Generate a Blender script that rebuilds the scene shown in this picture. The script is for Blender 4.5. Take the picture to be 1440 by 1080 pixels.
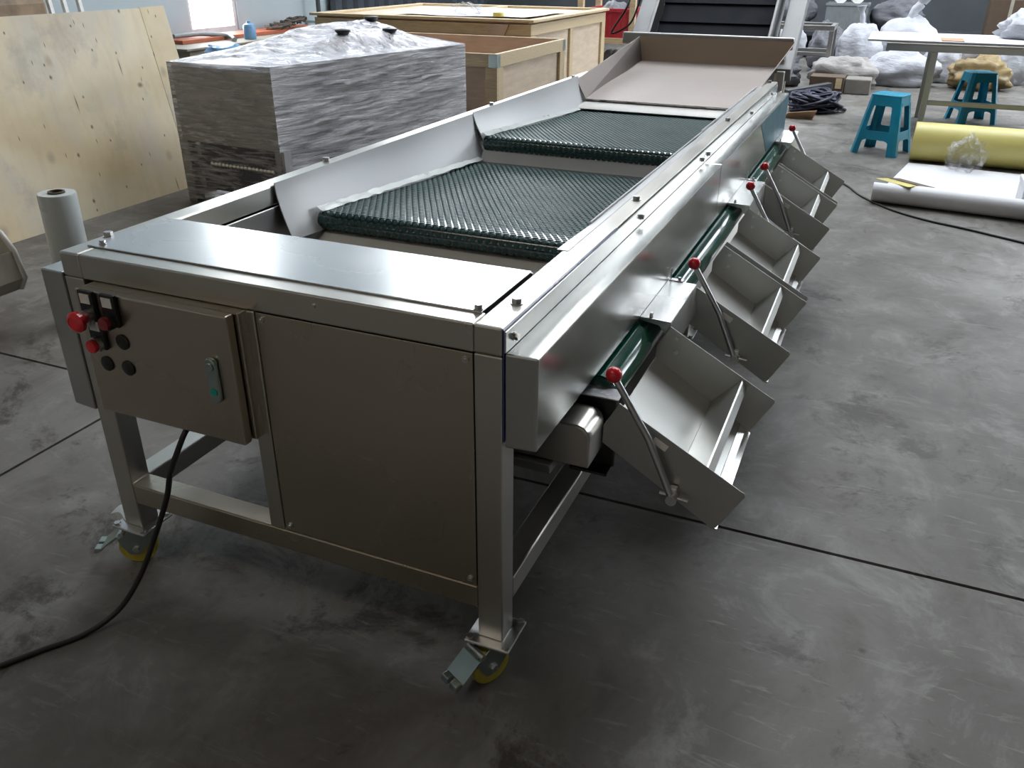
import bpy, bmesh, math, random
from mathutils import Vector, Matrix, noise, Euler

# ------------------------------------------------------------------ scene, camera, light
for o in list(bpy.data.objects):
    bpy.data.objects.remove(o)
SC = bpy.context.scene
COL = SC.collection
PI = math.pi

cam_d = bpy.data.cameras.new('camera')
cam = bpy.data.objects.new('camera', cam_d)
COL.objects.link(cam)
cam.location = (0.4795, -1.0869, 1.2647)
cam.rotation_euler = (1.0989, -0.0052, 0.4052)
cam_d.sensor_width = 36
cam_d.lens = 36 * 1177.3 / 1440
cam_d.clip_start = 0.02
SC.camera = cam

SC.view_settings.view_transform = 'Standard'
SC.view_settings.look = 'None'
SC.view_settings.gamma = 1
SC.view_settings.use_curve_mapping = False
SC.view_settings.exposure = 0.7

W = bpy.data.worlds.new('world')
SC.world = W
W.use_nodes = True
W.node_tree.nodes['Background'].inputs[0].default_value = (0.75, 0.85, 1, 1)
W.node_tree.nodes['Background'].inputs[1].default_value = 0.6
SC.cycles.caustics_reflective = False
SC.cycles.caustics_refractive = False
SC.cycles.sample_clamp_indirect = 4
SC.cycles.max_bounces = 8
SC.cycles.transparent_max_bounces = 16

SKYL = 6.2          # glow of the unseen roof strips
PANE = 7.0          # daylight coming through the windows of the hall


def area(name, loc, target, sx, sy, power, color=(1, 1, 1)):
    l = bpy.data.lights.new(name, 'AREA')
    l.shape = 'RECTANGLE'
    l.size, l.size_y, l.energy, l.color = sx, sy, power, color
    o = bpy.data.objects.new(name, l)
    COL.objects.link(o)
    o.location = loc
    o.rotation_euler = (Vector(target) - Vector(loc)).to_track_quat('-Z', 'Y').to_euler()
    return o


area('front_fill', (-1.8, -2.6, 5.6), (-1.6, -1.6, 0), 3.0, .5, 26, (1, .92, .80))  # unseen fill light, added to lift and warm the front floor


# ------------------------------------------------------------------ materials
def srgb(*c):
    return tuple(((v / 255) / 12.92 if v / 255 <= .04045 else ((v / 255 + .055) / 1.055) ** 2.4) for v in c) + (1,)


def newmat(name):
    m = bpy.data.materials.new(name)
    m.use_nodes = True
    return m, m.node_tree, m.node_tree.nodes, m.node_tree.nodes['Principled BSDF']


def noise_node(nt, scale, detail=4, stretch=(1, 1, 1), rough=.55, coord='Object'):
    tc = nt.nodes.new('ShaderNodeTexCoord')
    mp = nt.nodes.new('ShaderNodeMapping')
    mp.inputs['Scale'].default_value = stretch
    nz = nt.nodes.new('ShaderNodeTexNoise')
    nz.inputs['Scale'].default_value = scale
    nz.inputs['Detail'].default_value = detail
    nz.inputs['Roughness'].default_value = rough
    nt.links.new(tc.outputs[coord], mp.inputs['Vector'])
    nt.links.new(mp.outputs[0], nz.inputs['Vector'])
    return nz.outputs['Fac']


def ramp(nt, fac, stops):
    r = nt.nodes.new('ShaderNodeValToRGB')
    e = r.color_ramp.elements
    while len(e) < len(stops):
        e.new(.5)
    for i, (p, c) in enumerate(stops):
        e[i].position = p
        e[i].color = c if len(c) == 4 else (*c, 1)
    nt.links.new(fac, r.inputs[0])
    return r.outputs[0]


def mapr(nt, fac, a, b, lo=.3, hi=.7):
    n = nt.nodes.new('ShaderNodeMapRange')
    n.inputs['From Min'].default_value = lo
    n.inputs['From Max'].default_value = hi
    n.inputs['To Min'].default_value = a
    n.inputs['To Max'].default_value = b
    nt.links.new(fac, n.inputs['Value'])
    return n.outputs[0]


def bump(nt, b, fac, strength=.2, dist=.01):
    n = nt.nodes.new('ShaderNodeBump')
    n.inputs['Strength'].default_value = strength
    n.inputs['Distance'].default_value = dist
    nt.links.new(fac, n.inputs['Height'])
    nt.links.new(n.outputs[0], b.inputs['Normal'])


def simple(name, col, rough=.5, metal=0, var=.12, scale=12, spec=.5, bmp=0, stretch=(1, 1, 1), coat=0):
    m, nt, N, b = newmat(name)
    f = noise_node(nt, scale, 4, stretch)
    lo = tuple(max(0, v * (1 - var)) for v in col[:3])
    hi = tuple(min(1, v * (1 + var)) for v in col[:3])
    nt.links.new(ramp(nt, f, [(.3, lo), (.7, hi)]), b.inputs['Base Color'])
    b.inputs['Metallic'].default_value = metal
    b.inputs['Specular IOR Level'].default_value = spec
    nt.links.new(mapr(nt, f, max(0, rough - .06), min(1, rough + .06)), b.inputs['Roughness'])
    if coat:
        b.inputs['Coat Weight'].default_value = coat
    if bmp:
        bump(nt, b, f, bmp)
    return m


def steel(name, col=(.58, .56, .53), rough=.28, stretch=(8, 8, .5), wav=.012, brush=.015):
    """brushed stainless sheet: faint brush lines, smudges, gentle unevenness"""
    m, nt, N, b = newmat(name)
    b.inputs['Metallic'].default_value = 1
    fine = noise_node(nt, 4, 0, stretch)
    smud = noise_node(nt, 3.5, 1)
    b.inputs['Base Color'].default_value = (*col, 1)
    mx = N.new('ShaderNodeMath')
    mx.operation = 'ADD'
    nt.links.new(mapr(nt, fine, -brush, brush, 0, 1), mx.inputs[0])
    nt.links.new(mapr(nt, smud, rough + .09, rough - .07, 0, 1), mx.inputs[1])
    nt.links.new(mx.outputs[0], b.inputs['Roughness'])
    if wav:
        big = noise_node(nt, 2.2, 0)
        bump(nt, b, big, wav, .1)
    return m


M = {}
M['steel'] = steel('stainless_steel', (.60, .575, .53), rough=.30)
M['steel_front'] = steel('stainless_brushed_panel', (.53, .475, .395), .27, (8, 8, .5), 0, .01)  # warm base colour stands in for brown tones reflected by the front
M['steel_deck'] = steel('stainless_deck', (.60, .60, .60), .26, (.5, 8, 8), 0, .01)
M['steel_chan'] = steel('stainless_channel', (.55, .55, .53), .22, (12, 1, 12), .02)
M['steel_chute'] = steel('stainless_chute', (.50, .50, .48), .37, (2, 8, 2), .01)
M['steel_dark'] = steel('dull_steel', (.36, .36, .36), .38)
M['zinc'] = simple('zinc_plated', (.42, .50, .48), .32, 1, .1)
M['bolt'] = simple('bolt_steel', (.62, .62, .62), .35, 1, .1)
M['tray'] = steel('tray_film_steel', (.23, .20, .185), .5, (1, 8, 8), 0)
M['tray_end'] = steel('tray_end_steel', (.38, .30, .24), .5, (1, 8, 8), 0)
M['black'] = simple('black_plastic', (.012, .012, .014), .4)
M['rubber'] = simple('black_rubber', (.015, .014, .014), .55)
M['red'] = simple('red_plastic', (.68, .016, .03), .22, coat=.3)
M['redlamp'] = simple('dark_red_lens', (.22, .006, .012), .15, coat=.5)
M['white_tag'] = simple('white_tag', (.72, .72, .70), .5)
M['wheel'] = simple('yellow_polyurethane', (.50, .42, .06), .4)
M['liner'] = simple('white_liner', (.60, .605, .62), .33, 0, .04, 3)
M['plate_white'] = simple('white_plate', (.84, .82, .79), .45, 0, .03, 3)
M['liner_warm'] = simple('grey_white_liner', (.58, .56, .53), .4, 0, .05, 3)
M['belt'] = simple('dark_green_belt', (.008, .026, .027), .16, 0, .1, 8, spec=1.0)
M['nub'] = simple('green_belt_nub', (.014, .056, .055), .42, 0, .15, 8, spec=.4)  # paler than the belt, highlights on the nubs put into the colour
M['roller'] = simple('green_roller_sleeve', (.002, .070, .042), .12, 0, .1, 4, spec=.5)
M['bluefilm'] = simple('blue_protective_film', (.003, .12, .185), .4, spec=.25)
M['darkblue'] = simple('dark_blue_film', (.03, .04, .18), .3)
M['green'] = simple('green_dot', (.01, .35, .28), .4)
M['stool'] = simple('blue_plastic', (.006, .27, .43), .32, 0, .1, 10)
M['wood'] = simple('pine_board', (.55, .43, .27), .6, 0, .18, 9, stretch=(1, 12, 12), bmp=.1)
M['ply_side'] = simple('plywood_sheet', (.52, .38, .28), .6, 0, .14, 5, stretch=(1, 1, 5))
M['ply_end'] = simple('plywood_pale', (.60, .48, .36), .6, 0, .12, 5, stretch=(1, 1, 5))
M['sticker'] = simple('white_sticker', (.88, .87, .84), .5, 0, .03)
M['paper'] = simple('white_paper', (.66, .66, .69), .55, 0, .04)
M['yellow'] = simple('yellow_roll', (.60, .53, .17), .42, 0, .08, 3)
M['brown'] = simple('brown_card', (.085, .055, .035), .7)
M['card'] = simple('cardboard', (.42, .27, .16), .7)
M['filmroll'] = simple('stretch_film_roll', (.50, .53, .52), .3, 0, .04, 3)
M['redcrate'] = simple('red_crate', (.42, .02, .04), .4)
M['slat'] = simple('dark_slat', (.006, .008, .014), .7, 0, .2, spec=.15)
M['dull_panel'] = simple('dull_grey_panel', (.20, .20, .20), .5, 1, .1)
M['greypl'] = simple('grey_plastic', (.20, .22, .23), .5)
M['darkpl'] = simple('dark_plastic', (.035, .04, .045), .5)
M['navy'] = simple('navy_cable', (.006, .008, .030), .5)
M['palecable'] = simple('pale_cable', (.14, .16, .25), .5)
M['beige'] = simple('beige_sheet', (.36, .33, .27), .5)
M['orange'] = simple('orange_board', (.38, .105, .05), .6)
M['bench_beige'] = simple('bench_beige', (.24, .215, .17), .6)
M['bluejug'] = simple('blue_jug', (.16, .32, .52), .3)
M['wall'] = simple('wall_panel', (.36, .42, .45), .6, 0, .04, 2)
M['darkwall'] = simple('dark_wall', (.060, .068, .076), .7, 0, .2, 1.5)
M['ceil'] = simple('ceiling_sheet', (.10, .10, .10), .7, 0, .1, 1.5)
M['curtain'] = simple('dark_sheet', (.045, .055, .07), .45, 0, .2, 3)
M['frame'] = simple('window_frame', (.5, .5, .52), .5)
M['dust'] = simple('dusty_grey', (.20, .185, .165), .7, 0, .2, 6, bmp=.2)
M['gold'] = simple('gold_bag', (.27, .195, .085), .45, 0, .3, 6, bmp=.3)
M['brownpile'] = simple('brown_pile', (.24, .17, .11), .7, 0, .5, 5)


def sackmat(name, col):
    m, nt, N, b = newmat(name)
    f = noise_node(nt, 6, 6)
    nt.links.new(ramp(nt, f, [(.3, tuple(c * .8 for c in col)), (.68, col)]), b.inputs['Base Color'])
    b.inputs['Roughness'].default_value = .5
    w = noise_node(nt, 9, 5, (1, 1, 2.5))
    bump(nt, b, w, .5, .03)
    return m


M['sack'] = sackmat('white_woven_sack', (.50, .51, .56))
M['sack_grey'] = sackmat('grey_woven_sack', (.34, .32, .31))
M['sack_dark'] = sackmat('dark_sack', (.13, .13, .15))


def concrete():
    """worn trowelled concrete: cloudy patches, swirls, dark scuffs and specks"""
    m, nt, N, b = newmat('concrete_floor')

    def nz(scale, detail, stretch=(1, 1, 1), rough=.6, dist=0.0):
        o = noise_node(nt, scale, detail, stretch, rough)
        o.node.inputs['Distortion'].default_value = dist
        return o

    def mixc(fac, a, col):
        k = N.new('ShaderNodeMix')
        k.data_type = 'RGBA'
        nt.links.new(fac, k.inputs['Factor'])
        nt.links.new(a, k.inputs['A'])
        k.inputs['B'].default_value = col
        return k.outputs['Result']
    cloud = nz(1.1, 6, dist=.8)
    base = ramp(nt, cloud, [(.30, (.085, .078, .069)), (.50, (.140, .131, .120)), (.68, (.200, .192, .180))])
    swirl = nz(4.2, 9, (1.15, .9, 1), .72, .5)
    c = mixc(mapr(nt, swirl, 0, .55, .52, .70), base, (.29, .281, .268, 1))
    c = mixc(mapr(nt, swirl, .6, 0, .32, .48), c, (.076, .068, .058, 1))
    scuff = nz(2.3, 9, (1, 1, 1), .75, .5)
    c = mixc(mapr(nt, scuff, 0, .9, .545, .62), c, (.055, .048, .041, 1))
    scr = nz(7, 6, (1, 6, 1), .7, .6)
    c = mixc(mapr(nt, scr, 0, .7, .58, .70), c, (.22, .215, .205, 1))
    vo = N.new('ShaderNodeTexVoronoi')
    vo.inputs['Scale'].default_value = 3.0
    tc = N.new('ShaderNodeTexCoord')
    nt.links.new(tc.outputs['Object'], vo.inputs['Vector'])
    c = mixc(mapr(nt, vo.outputs['Distance'], .85, 0, .012, .035), c, (.04, .036, .032, 1))
    nt.links.new(c, b.inputs['Base Color'])
    nt.links.new(mapr(nt, swirl, .58, .44), b.inputs['Roughness'])
    b.inputs['Specular IOR Level'].default_value = .22
    bump(nt, b, scuff, .10, .01)
    return m


M['floor'] = concrete()


def plywood():
    """weathered plywood: pale grain, grey water stains, knots and dark splits"""
    m, nt, N, b = newmat('stained_plywood')

    def mixc(fac, a, col):
        k = N.new('ShaderNodeMix')
        k.data_type = 'RGBA'
        nt.links.new(fac, k.inputs['Factor'])
        nt.links.new(a, k.inputs['A'])
        k.inputs['B'].default_value = col
        return k.outputs['Result']
    g = noise_node(nt, 1.5, 6, (1, 1, 1.6))
    c = ramp(nt, g, [(.30, (.66, .52, .31)), (.50, (.75, .63, .43)), (.70, (.80, .71, .53))])
    st = noise_node(nt, 1.3, 5, (1, 1.4, 1), .6)
    c = mixc(mapr(nt, st, 0, .7, .48, .66), c, (.60, .56, .49, 1))
    st2 = noise_node(nt, 2.1, 6, (1, 1.1, .9), .7)
    c = mixc(mapr(nt, st2, 0, .75, .56, .72), c, (.42, .38, .32, 1))
    gr = noise_node(nt, 9, 5, (1, 1.2, .12), .7)
    c = mixc(mapr(nt, gr, 0, .22, .5, .75), c, (.40, .30, .18, 1))
    for sc, rad, col, stv, loc, thr in ((6.3, .075, (.13, .085, .045, 1), (1, 1.1, .8), 1.0, .86), (4.1, .085, (.26, .15, .075, 1), (1, .8, 1.1), 4.2, .84),
                                        (8.5, .085, (.08, .06, .045, 1), (1, 1.5, 1), 7.7, .86), (7.0, .06, (.06, .045, .03, 1), (1, 2.6, .5), 2.9, .84), (5.2, .16, (.50, .41, .28, 1), (1, 1, .8), 8.3, .86),
                                        (3.7, .045, (.10, .08, .06, 1), (1, 2.2, .22), 5.3, .80)):
        vo = N.new('ShaderNodeTexVoronoi')
        vo.inputs['Scale'].default_value = sc
        tc = N.new('ShaderNodeTexCoord')
        mp = N.new('ShaderNodeMapping')
        mp.inputs['Scale'].default_value = stv
        mp.inputs['Location'].default_value = (loc, loc * 2, .3 * loc)
        vo.voronoi_dimensions = '2D'
        sx = N.new('ShaderNodeSeparateXYZ')
        cx = N.new('ShaderNodeCombineXYZ')
        nt.links.new(tc.outputs['Object'], mp.inputs['Vector'])
        nt.links.new(mp.outputs[0], sx.inputs[0])
        nt.links.new(sx.outputs[1], cx.inputs[0])
        nt.links.new(sx.outputs[2], cx.inputs[1])
        nt.links.new(cx.outputs[0], vo.inputs['Vector'])
        # only the cells whose random colour is high carry a knot
        sep = N.new('ShaderNodeSeparateColor')
        nt.links.new(vo.outputs['Color'], sep.inputs[0])
        gt = N.new('ShaderNodeMath')
        gt.operation = 'GREATER_THAN'
        gt.inputs[1].default_value = thr
        nt.links.new(sep.outputs[0], gt.inputs[0])
        mu = N.new('ShaderNodeMath')
        mu.operation = 'MULTIPLY'
        nt.links.new(gt.outputs[0], mu.inputs[0])
        nt.links.new(mapr(nt, vo.outputs['Distance'], .9, 0, rad * .25, rad), mu.inputs[1])
        c = mixc(mu.outputs[0], c, col)
    nt.links.new(c, b.inputs['Base Color'])
    b.inputs['Roughness'].default_value = .6
    return m


M['plywood'] = plywood()


def emis(name, col, s):
    m, nt, N, b = newmat(name)
    b.inputs['Base Color'].default_value = (.8, .8, .8, 1)
    f = noise_node(nt, 1.2, 2)
    nt.links.new(ramp(nt, f, [(.3, tuple(c * .92 for c in col)), (.7, col)]), b.inputs['Emission Color'])
    b.inputs['Emission Strength'].default_value = s
    return m


M['pane'] = emis('frosted_daylight_pane', (.89, .95, 1.0), PANE)
M['skypane'] = emis('roof_strip_glow', (.90, .955, 1.0), SKYL)


def film(name, fac_lo, fac_hi, tint=(.88, .87, .91), stretch=(1.2, 1.2, 13), b_str=1.0, lo=.46, hi=.68, metal=.55):
    """stretch film: see-through plastic with shiny creases running round the load"""
    m, nt, N, b = newmat(name)
    tr = N.new('ShaderNodeBsdfTransparent')
    tr.inputs[0].default_value = (.94, .94, .96, 1)
    mx = N.new('ShaderNodeMixShader')
    f = noise_node(nt, 3.4, 7, stretch, .72)
    f.node.inputs['Distortion'].default_value = .5
    nt.links.new(mapr(nt, f, fac_lo, fac_hi, lo, hi), mx.inputs[0])
    b.inputs['Base Color'].default_value = (*tint, 1)
    b.inputs['Metallic'].default_value = metal
    b.inputs['Roughness'].default_value = .14
    bump(nt, b, f, b_str, .05)
    out = N['Material Output']
    nt.links.new(tr.outputs[0], mx.inputs[1])
    nt.links.new(b.outputs[0], mx.inputs[2])
    nt.links.new(mx.outputs[0], out.inputs[0])
    return m


M['film'] = film('stretch_film', .16, .98, lo=.43, hi=.64, metal=.22)
M['film_lit'] = film('stretch_film_lit', .30, .97, (.92, .91, .95), (.9, .9, 12), 1.0, .36, .56, .3)  # same film, whiter and denser in place of light on these sides
M['film_top'] = film('stretch_film_top', .45, .98, (.9, .89, .94), (2, 7, 2), .7, .36, .6)
M['clearbag'] = film('clear_plastic_bag', .04, .7, (.9, .9, .85), (3, 3, 3), 1, .48, .72)


# ------------------------------------------------------------------ mesh builder
WORLD = {}                     # world origin of every empty / mesh built here


class MB:
    def __init__(s):
        s.v, s.f = [], []

    def add(s, vs, fs):
        n = len(s.v)
        s.v += [tuple(v) for v in vs]
        s.f += [tuple(i + n for i in f) for f in fs]
        return s

    def box(s, x0, x1, y0, y1, z0, z1, mat=None):
        vs = [Vector((x, y, z)) for z in (z0, z1) for y in (y0, y1) for x in (x0, x1)]
        if mat:
            vs = [mat @ v for v in vs]
        return s.add(vs, [(0, 2, 3, 1), (4, 5, 7, 6), (0, 1, 5, 4), (2, 6, 7, 3), (0, 4, 6, 2), (1, 3, 7, 5)])

    def beam(s, p, q, w, h, up=(0, 0, 1)):
        p, q = Vector(p), Vector(q)
        d = q - p
        L = d.length
        d.normalize()
        side = d.cross(Vector(up))
        if side.length < 1e-4:
            side = d.cross(Vector((1, 0, 0)))
        side.normalize()
        u = side.cross(d)
        m = Matrix((side, d, u)).transposed().to_4x4()
        m.translation = p
        return s.box(-w / 2, w / 2, 0, L, -h / 2, h / 2, m)

    def prism(s, poly, axis, a, b):
        """polygon in the plane across `axis` ('x': (y,z), 'y': (x,z), 'z': (x,y)), from a to b"""
        def P(u, w, t):
            return {'x': (t, u, w), 'y': (u, t, w), 'z': (u, w, t)}[axis]
        n = len(poly)
        vs = [P(u, w, a) for u, w in poly] + [P(u, w, b) for u, w in poly]
        fs = [tuple(range(n)), tuple(range(2 * n - 1, n - 1, -1))]
        fs += [(i, i + n, (i + 1) % n + n, (i + 1) % n) for i in range(n)]
        return s.add(vs, fs)

    def cyl(s, p, q, r0, r1=None, n=16, cap=True):
        r1 = r0 if r1 is None else r1
        p, q = Vector(p), Vector(q)
        d = (q - p).normalized()
        a = d.orthogonal().normalized()
        b = d.cross(a)
        vs = []
        for c, r in ((p, r0), (q, r1)):
            vs += [c + (a * math.cos(2 * PI * i / n) + b * math.sin(2 * PI * i / n)) * r for i in range(n)]
        fs = [(i, (i + 1) % n, (i + 1) % n + n, i + n) for i in range(n)]
        if cap:
            fs += [tuple(range(n - 1, -1, -1)), tuple(range(n, 2 * n))]
        return s.add(vs, fs)

    def tube(s, pts, r, n=10):
        pts = [Vector(p) for p in pts]
        d = (pts[1] - pts[0]).normalized()
        a = d.orthogonal().normalized()
        vs, fs = [], []
        for i, p in enumerate(pts):
            t = (pts[min(i + 1, len(pts) - 1)] - pts[max(i - 1, 0)]).normalized()
            a = (a - t * a.dot(t)).normalized()
            b = t.cross(a)
            vs += [p + (a * math.cos(2 * PI * k / n) + b * math.sin(2 * PI * k / n)) * r for k in range(n)]
        for i in range(len(pts) - 1):
            fs += [(i * n + k, i * n + (k + 1) % n, (i + 1) * n + (k + 1) % n, (i + 1) * n + k) for k in range(n)]
        fs += [tuple(range(n - 1, -1, -1)), tuple(range((len(pts) - 1) * n, len(pts) * n))]
        return s.add(vs, fs)

    def ball(s, c, r, nu=16, nv=10, sq=(1, 1, 1), fn=None):
        vs, fs = [], []
        for j in range(nv + 1):
            t = PI * j / nv
            for i in range(nu):
                p = 2 * PI * i / nu
                d = Vector((math.sin(t) * math.cos(p), math.sin(t) * math.sin(p), math.cos(t)))
                v = Vector((d.x * sq[0], d.y * sq[1], d.z * sq[2])) * r
                if fn:
                    v = fn(d, v)
                vs.append(Vector(c) + v)
        for j in range(nv):
            for i in range(nu):
                fs.append((j * nu + i, (j + 1) * nu + i, (j + 1) * nu + (i + 1) % nu, j * nu + (i + 1) % nu))
        return s.add(vs, fs)

    def grid(s, fn, nu, nv, thick=None):
        vs = [fn(i / nu, j / nv) for j in range(nv + 1) for i in range(nu + 1)]
        fs = [(j * (nu + 1) + i, j * (nu + 1) + i + 1, (j + 1) * (nu + 1) + i + 1, (j + 1) * (nu + 1) + i)
              for j in range(nv) for i in range(nu)]
        return s.add(vs, fs)

    def lathe(s, prof, c, axis=(0, 0, 1), n=24):
        d = Vector(axis).normalized()
        a = d.orthogonal().normalized()
        b = d.cross(a)
        vs, fs = [], []
        for r, h in prof:
            vs += [Vector(c) + d * h + (a * math.cos(2 * PI * k / n) + b * math.sin(2 * PI * k / n)) * r for k in range(n)]
        for i in range(len(prof) - 1):
            fs += [(i * n + k, i * n + (k + 1) % n, (i + 1) * n + (k + 1) % n, (i + 1) * n + k) for k in range(n)]
        return s.add(vs, fs)

    def obj(s, name, mat, parent=None, smooth=None, bev=0, solid=0, origin=None, local=False, base=False):
        """link as one mesh object; vertices are world coordinates unless local=True (then the parent's own)"""
        lo = [min(v[k] for v in s.v) for k in range(3)]
        hi = [max(v[k] for v in s.v) for k in range(3)]
        c = Vector(((lo[0] + hi[0]) / 2, (lo[1] + hi[1]) / 2, lo[2] if base else (lo[2] + hi[2]) / 2))
        if origin is not None:
            c = Vector(origin)
        me = bpy.data.meshes.new(name)
        me.from_pydata([tuple(Vector(v) - c) for v in s.v], [], s.f)
        me.validate()
        bm = bmesh.new()
        bm.from_mesh(me)
        bmesh.ops.recalc_face_normals(bm, faces=bm.faces)
        if solid:
            bmesh.ops.solidify(bm, geom=bm.faces[:], thickness=solid)
            bmesh.ops.recalc_face_normals(bm, faces=bm.faces)
        bm.to_mesh(me)
        bm.free()
        me.materials.append(M[mat] if isinstance(mat, str) else mat)
        if smooth:
            for p in me.polygons:
                p.use_smooth = True
            me.set_sharp_from_angle(angle=math.radians(smooth))
        o = bpy.data.objects.new(name, me)
        COL.objects.link(o)
        if parent is not None:
            o.parent = parent
            o.location = c if local else c - WORLD[parent.name]
        else:
            o.location = c
        WORLD[o.name] = c.copy() if not local else Vector((0, 0, 0))
        if bev:
            md = o.modifiers.new('edge', 'BEVEL')
            md.width = bev
            md.segments = 2
            md.limit_method = 'ANGLE'
        return o


def tag(o, label=None, cat=None, group=None, kind=None):
    if label:
        o['label'] = label
    if cat:
        o['category'] = cat
    if group:
        o['group'] = group
    if kind:
        o['kind'] = kind
    return o


def thing(name, loc, label, cat, group=None, rz=0):
    o = bpy.data.objects.new(name, None)
    o.empty_display_size = .1
    COL.objects.link(o)
    o.location = loc
    o.rotation_euler = (0, 0, rz)
    WORLD[o.name] = Vector(loc)
    return tag(o, label, cat, group)


def part(name, loc, parent):
    """an Empty that is a part holding sub-parts"""
    o = bpy.data.objects.new(name, None)
    o.empty_display_size = .05
    COL.objects.link(o)
    o.parent = parent
    o.location = Vector(loc) - WORLD[parent.name]
    WORLD[o.name] = Vector(loc)
    return o


def copy_tree(o, parent=None):
    c = o.copy()
    COL.objects.link(c)
    if parent is not None:
        c.parent = parent
    for ch in o.children:
        copy_tree(ch, c)
    return c


def bolt(parent, p, axis=(0, 0, 1), r=.009, h=.007, name='bolt'):
    p = Vector(p)
    d = Vector(axis).normalized()
    m = MB().cyl(p, p + d * .0015, r * 1.25, n=14)
    m.cyl(p + d * .002, p + d * (.002 + h), r, n=6)
    return m.obj(name, 'bolt', parent)


# ------------------------------------------------------------------ the hall
X0, X1, Y0, Y1, ZC = -6.5, 7.0, -5.0, 14.0, 7.0
fl = bpy.data.objects.new('floor', None)
COL.objects.link(fl)
fl['kind'] = 'structure'
WORLD['floor'] = Vector((0, 0, 0))
sub = MB().box(X0, X1, Y0, Y1, -.2, -.012).obj('joint_filler', 'rubber', fl)
JX, JY, G = -1.55, .682, .0055
for xa, xb in ((X0, JX - G), (JX + G, X1)):
    for ya, yb in ((Y0, JY - G), (JY + G, Y1)):
        MB().box(xa, xb, ya, yb, -.0119, 0).obj('slab', 'floor', fl, origin=(0, 0, 0))


def wall_with_holes(name, axis, pos, thick, a0, a1, holes, mat, zt=ZC):
    """holes: (a, b, z0, z1) along the wall"""
    m = MB()
    cuts = sorted({a0, a1, *[h[0] for h in holes], *[h[1] for h in holes]})
    for a, b in zip(cuts, cuts[1:]):
        hs = sorted([h for h in holes if h[0] <= a + 1e-6 and h[1] >= b - 1e-6], key=lambda h: h[2])
        z = 0
        for h in hs + [(0, 0, zt, zt)]:
            if h[2] > z + 1e-6:
                if axis == 'x':
                    m.box(pos, pos + thick, a, b, z, h[2])
                else:
                    m.box(a, b, pos, pos + thick, z, h[2])
            z = h[3]
    return tag(m.obj(name, mat), kind='structure')


WIN_L = [(6.48, 7.26, .50, 3.7), (11.0, 13.7, 3.4, 6.7)]
WIN_B = [(-6.2, -4.6, 3.8, 6.7), (-2.4, -.6, 1.9, 2.7), (2.6, 3.6, 2.2, 5.2), (4.8, 5.8, 2.2, 5.2)]
WIN_R = [(8.6, 10.8, .9, 5.0), (11.4, 13.6, .9, 5.0)]
SKY = [(-2.6, -.8, 3.0, 12.5), (-.2, 3.4, 5.4, 10.9)]      # unseen roof strips, the second placed to brighten the far floor (x0, x1, y0, y1)
wall_with_holes('wall_left', 'x', X0 - .2, .2, Y0, Y1, WIN_L, 'wall')
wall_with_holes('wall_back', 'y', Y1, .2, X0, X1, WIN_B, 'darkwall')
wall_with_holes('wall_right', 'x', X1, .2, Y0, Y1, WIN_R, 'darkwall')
M['warmwall'] = simple('warm_wall', (.42, .36, .29), .7, 0, .06, 1.5)
wall_with_holes('wall_front', 'y', Y0 - .2, .2, X0, X1, [], 'warmwall')
cm = MB()
ex = [X0 - .2] + [v for k in SKY for v in k[:2]] + [X1 + .2]
for i in range(0, len(ex), 2):
    cm.box(ex[i], ex[i + 1], Y0 - .2, Y1 + .2, ZC, ZC + .2)
for xa, xb, ya, yb in SKY:
    cm.box(xa, xb, Y0 - .2, ya, ZC, ZC + .2)
    cm.box(xa, xb, yb, Y1 + .2, ZC, ZC + .2)
ce = tag(cm.obj('ceiling', 'ceil'), kind='structure')
for xa, xb, ya, yb in SKY:
    n_ = round((yb - ya) / 1.5)
    for k in range(n_):
        MB().box(xa + .01, xb - .01, ya + (yb - ya) * k / n_ + .02, ya + (yb - ya) * (k + 1) / n_ - .02, ZC + .05, ZC + .07).obj('roof_strip_pane', 'skypane', ce)
wn = 0
for axis, pos, wins in (('x', X0, WIN_L), ('y', Y1, WIN_B), ('x', X1, WIN_R)):
    for a, b, z0, z1 in wins:
        wn += 1
        big = (b - a) > 1.5
        m = MB()
        t = .05
        out = -1 if pos == X0 else 1

        def bx(u0, u1, w0, w1, d0, d1, mm):
            e0, e1 = sorted((pos + out * d0, pos + out * d1))
            if axis == 'x':
                mm.box(e0, e1, u0, u1, w0, w1)
            else:
                mm.box(u0, u1, e0, e1, w0, w1)
        bx(a, a + t, z0, z1, .02, .12, m)
        bx(b - t, b, z0, z1, .02, .12, m)
        bx(a + t, b - t, z0, z0 + t, .02, .12, m)
        bx(a + t, b - t, z1 - t, z1, .02, .12, m)
        fo = tag(m.obj('window_%d' % wn, 'frame'), kind='structure')
        nx = max(1, round((b - a - 2 * t) / 1.1))
        st = (b - a - 2 * t) / nx
        for k in range(nx):
            p = MB()
            u0, u1 = a + t + k * st + (.025 if k else 0), a + t + (k + 1) * st - (.025 if k < nx - 1 else 0)
            bx(u0, u1, z0 + t, z1 - t, .06, .07, p)
            p.obj('pane', 'pane', fo)
            if k:
                mu = MB()
                u = a + t + k * st
                bx(u - .025, u + .025, z0 + t, z1 - t, .03, .11, mu)
                mu.obj('mullion', 'frame', fo)

# ------------------------------------------------------------------ the sorting conveyor (world coordinates, x across, y along)
Wd, L, H, ZL = .939, 3.168, .754, .11
T = .05
MC = thing('sorting_conveyor', (-.47, 1.58, 0),
           'long stainless steel sorting conveyor with dark green belts and red-knobbed side chutes', 'machine')


def mbox(name, mat, *b, parent=None, bev=.002, sm=None):
    return MB().box(*b).obj(name, mat, parent or MC, sm, bev)


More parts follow.
